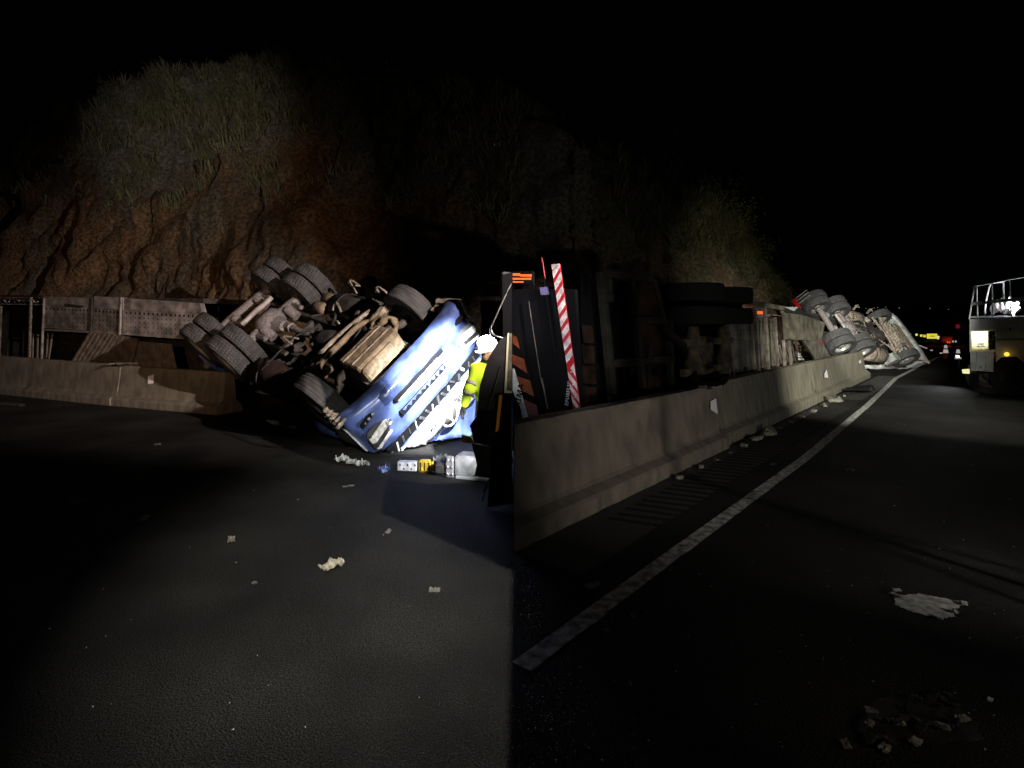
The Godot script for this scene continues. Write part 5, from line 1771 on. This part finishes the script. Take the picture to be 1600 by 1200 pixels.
func debris() -> void:
	var rows := [
		[520, 887, 0.17, 0.1, 0.06, "rag", "crumpled pale rag alone on the dark asphalt at left", "rag"],
		[679, 926, 0.07, 0.05, 0.02, "scrap", "small pale scrap right of the crumpled rag", "scrap"],
		[362, 845, 0.12, 0.05, 0.015, "rag", "thin tan scrap left of the crumpled rag", "scrap"],
		[122, 786, 0.16, 0.07, 0.012, "scrap", "faint flat scrap on the dark asphalt at far left", "scrap"],
		[607, 833, 0.08, 0.04, 0.01, "scrap", "tiny pale scrap at the edge of the shadow", "scrap"],
		[545, 762, 0.12, 0.06, 0.01, "scrap", "flat pale chip below the blue bumper", "scrap"],
		[398, 914, 0.04, 0.03, 0.01, "scrap", "tiny chip on the asphalt below the tan scrap", "scrap"],
		[226, 812, 0.14, 0.06, 0.01, "scrap", "faint pale scrap between far left and the tan scrap", "scrap"],
		[247, 696, 0.08, 0.06, 0.02, "scrap", "pale chip on the road before the left barrier", "scrap"],
		[927, 918, 0.12, 0.05, 0.015, "scrap", "pale torn scrap left of the edge line", "scrap"],
		[990, 966, 0.05, 0.03, 0.01, "scrap", "small pale chip right of the edge line", "scrap"],
		[948, 989, 0.035, 0.03, 0.01, "scrap", "tiny chip nearest the edge line at lower left", "scrap"],
		[1330, 737, 0.08, 0.06, 0.03, "scrap", "bright chip on the lane below the truck", "scrap"],
		[1208, 727, 0.1, 0.05, 0.01, "scrap", "pale flat chip left of the bright edge line", "scrap"],
		[1547, 1098, 0.025, 0.02, 0.01, "shard", "bright speck at the right edge of the lane", "scrap"],
	]
	for q in rows:
		var o := tag(B_crumple(G(q[0], q[1]), q[2], q[3], q[4], M[q[5]], "rag" if q[7] == "rag" else "scrap"), q[6], q[7], "" if q[7] == "rag" else "scraps on the road")
		o.rotation.y = q[0] * 0.37
	# knocked-off concrete along the barrier foot
	for i in 15:
		var f := i / 14.0
		var x := lerpf(1062, 1335, pow(f, 0.8))
		var y := lerpf(748, 612, pow(f, 0.8))
		var b := B.new()
		var s := rng.randf_range(0.025, 0.085) * (1.0 if i % 6 else 1.7)
		var pts := []
		b.rbox(Vector3(0, s * 0.3, 0), Vector3(s, s * 0.5, s * 0.7), s * 0.2, Vector3i(3, 3, 3), func(p): return p + Vector3.ONE * wob.get_noise_3d(p.x * 12.0 + i, p.y * 12.0, p.z * 12.0) * s * 0.9)
		var o := obj("concrete_chunk", b, M.chunk)
		o.position = G(x, y)
		o.rotation.y = i * 1.3
		var where := ["nearest the viewer at the barrier foot", "second from the viewer at the barrier foot", "third from the viewer at the barrier foot", "fourth from the viewer at the barrier foot", "just before the first barrier joint", "at the first barrier joint", "just past the first barrier joint", "a step past the first barrier joint", "below the middle barrier", "below the middle barrier, half way along", "below the far half of the middle barrier", "near the end of the middle barrier", "just before the second barrier joint", "below the second barrier joint", "beyond the second barrier joint, farthest of the row"]
		tag(o, "pale broken concrete chunk " + where[i], "concrete chunk", "concrete chunks along the barrier foot")
	# broken glass over the road
	var bb := B.new()
	bb.tri(Vector3(-0.006, 0, -0.004), Vector3(0.007, 0, -0.003), Vector3(0, 0.003, 0.006))
	bb.tri(Vector3(-0.006, 0, -0.004), Vector3(0, 0.003, 0.006), Vector3(0, 0.005, 0))
	var mm := MultiMesh.new()
	mm.transform_format = MultiMesh.TRANSFORM_3D
	mm.mesh = bb.done(M.shard)
	mm.instance_count = 190
	for i in 190:
		var p := G(rng.randf_range(840, 1590), 560 + 620 * pow(rng.randf(), 1.5), 0.002)
		if i % 6 == 0:
			p = G(rng.randf_range(60, 790), rng.randf_range(720, 1150), 0.002)
		mm.set_instance_transform(i, Transform3D(Basis(Vector3(rng.randf(), 1, rng.randf()).normalized(), rng.randf() * TAU).scaled(Vector3.ONE * rng.randf_range(0.3, 1.1)), p))
	var mi := MultiMeshInstance3D.new()
	mi.multimesh = mm
	mi.name = "glass_fragments"
	add_child(mi)
	mi.set_meta("kind", "stuff")
	tag(mi, "tiny bright glass fragments strewn over the dark road", "glass fragments")
	# white powder patch with ragged outline
	var b := B.new()
	b.flat()
	var c := G(1450, 946, 0.007)
	var rim := PackedVector3Array()
	for i in 72:
		var a := TAU * i / 72.0
		var r := 1.0 + 0.16 * wob.get_noise_2d(cos(a) * 2.0, sin(a) * 2.0) + 0.12 * wob.get_noise_2d(cos(a) * 9.0, sin(a) * 9.0) + 0.45 * exp(-pow((a - 0.15) * 4.0, 2)) - 0.35 * exp(-pow((a - 5.6) * 2.5, 2))
		rim.append(c + Vector3(cos(a) * r * 0.185, -0.004, -sin(a) * r * 0.15))
	for i in 72:
		b.tri(c, rim[i], rim[(i + 1) % 72], Vector3.UP)
	tag(obj("powder_patch", b, M.powder), "ragged patch of spilled white powder on the right lane", "spilled powder")
	for i in 6:
		var q: Array = [[1402, 925], [1507, 946], [1490, 958], [1412, 936], [1470, 968], [1398, 932]][i]
		var k := tag(B_crumple(G(q[0], q[1]), 0.05, 0.03, 0.006, M.powder, "powder_crumb"), "white crumb at the powder patch, " + ["off its upper left edge", "off its pointed right tip", "below its right tip", "at its left edge", "below its lower edge", "outermost at left"][i], "powder crumb", "crumbs round the powder patch")
		k.rotation.y = i
	# heap of broken trim at the lower right
	b = B.new()
	b.flat()
	c = G(1435, 1125, 0.005)
	rim = PackedVector3Array()
	for i in 48:
		var a := TAU * i / 48.0
		rim.append(c + Vector3(cos(a) * 0.24, -0.003, -sin(a) * 0.15) * (1.0 + 0.3 * wob.get_noise_2d(cos(a) * 3.0, sin(a) * 3.0)))
	for i in 48:
		b.tri(c, rim[i], rim[(i + 1) % 48], Vector3.UP)
	tag(obj("oil_stain", b, M.stain), "brownish oily stain under the broken black trim at lower right", "stain")
	var strips := [
		[[[1345, 1150], [1356, 1130], [1380, 1128], [1398, 1138], [1420, 1126], [1440, 1140]], "long wavy strip of black trim at the left of the debris heap"],
		[[[1421, 1125], [1424, 1098], [1450, 1104], [1474, 1112]], "angled black bracket standing in the debris heap"],
		[[[1448, 1102], [1466, 1094], [1480, 1104], [1500, 1114]], "black splinter at the right of the debris heap"],
		[[[1460, 1086], [1474, 1092], [1494, 1098]], "short black splinter at the top of the debris heap"],
		[[[1432, 1150], [1450, 1140], [1476, 1142], [1496, 1136]], "flat black shell piece in the middle of the debris heap"],
		[[[1350, 1166], [1372, 1160], [1400, 1170]], "black scrap at the lower left of the debris heap"],
	]
	for q in strips:
		b = B.new()
		var pts := []
		var z := 0
		for e in q[0]:
			pts.append(G(e[0], e[1], 0.016 + 0.012 * (z % 2)))
			z += 1
		pts = bent(pts, 4)
		for i in pts.size() - 1:
			b.bar(pts[i], pts[i + 1] + (pts[i + 1] - pts[i]) * 0.06, 0.026 + 0.01 * sin(i * 1.4), 0.014, Vector3(0.1, 1, 0.2 * sin(i)), 0.003)
		tag(obj("broken_trim", b, M.dark_plastic), q[1], "broken trim", "broken black trim heap")
	for q in [[1358, 1138, "pale chip inside the curve of the wavy trim strip"], [1404, 1136, "pale chip under the bend of the wavy trim strip"], [1321, 1170, "round pale stone left of the debris heap"], [1383, 1176, "pale torn scrap below the debris heap"], [1430, 1166, "thin white splinter below the debris heap"], [1505, 1130, "white splinter at the right end of the debris heap"], [1363, 1118, "grey chip above the wavy trim strip"], [1473, 1142, "small bright chip right of the flat shell piece"]]:
		var k := tag(B_crumple(G(q[0], q[1], 0.004), 0.05, 0.035, 0.016, M.chunk, "pale_chip"), q[2], "chip", "pale chips in the debris heap")
		k.rotation.y = q[0]
	# larger pieces by the barrier
	b = B.new()
	var d0 := G(1335, 612)
	for i in 7:
		b.bar(d0 + Vector3(-0.3 + i * 0.12, 0.05, -0.1 * i), d0 + Vector3(0.1 + i * 0.1, 0.1 + 0.05 * sin(i * 2.0), 0.5 - 0.13 * i), 0.12, 0.05, Vector3(0.1, 1, sin(i)), 0.015)
	tag(obj("torn_mudguard", b, M.dark_plastic), "torn black mudguard lying between barrier and edge line", "torn mudguard")
	b = B.new()
	var j0 := RB[1] - SIDE * 0.2 + Vector3(0, 0.84, 0)
	for i in 5:
		b.bar(j0 + Vector3(-0.12 + i * 0.07, 0.02, -0.05 * i), j0 + Vector3(0.05 + 0.05 * i, 0.1 + 0.05 * (i % 2), 0.1 - 0.08 * i), 0.07, 0.06, Vector3(0.3, 1, sin(i)), 0.015)
	tag(obj("trim_lump", b, M.black), "black lump of trim caught on the first barrier joint", "trim lump")
	b = B.new()
	var m0 := G(30, 634)
	b.bar(m0 + Vector3(-0.5, 0.04, 0), m0 + Vector3(0.25, 0.04, 0.2), 0.12, 0.06, Vector3.UP, 0.02)
	tag(obj("metal_bar", b, M.chassis), "dark metal bar lying before the left barrier", "metal bar")
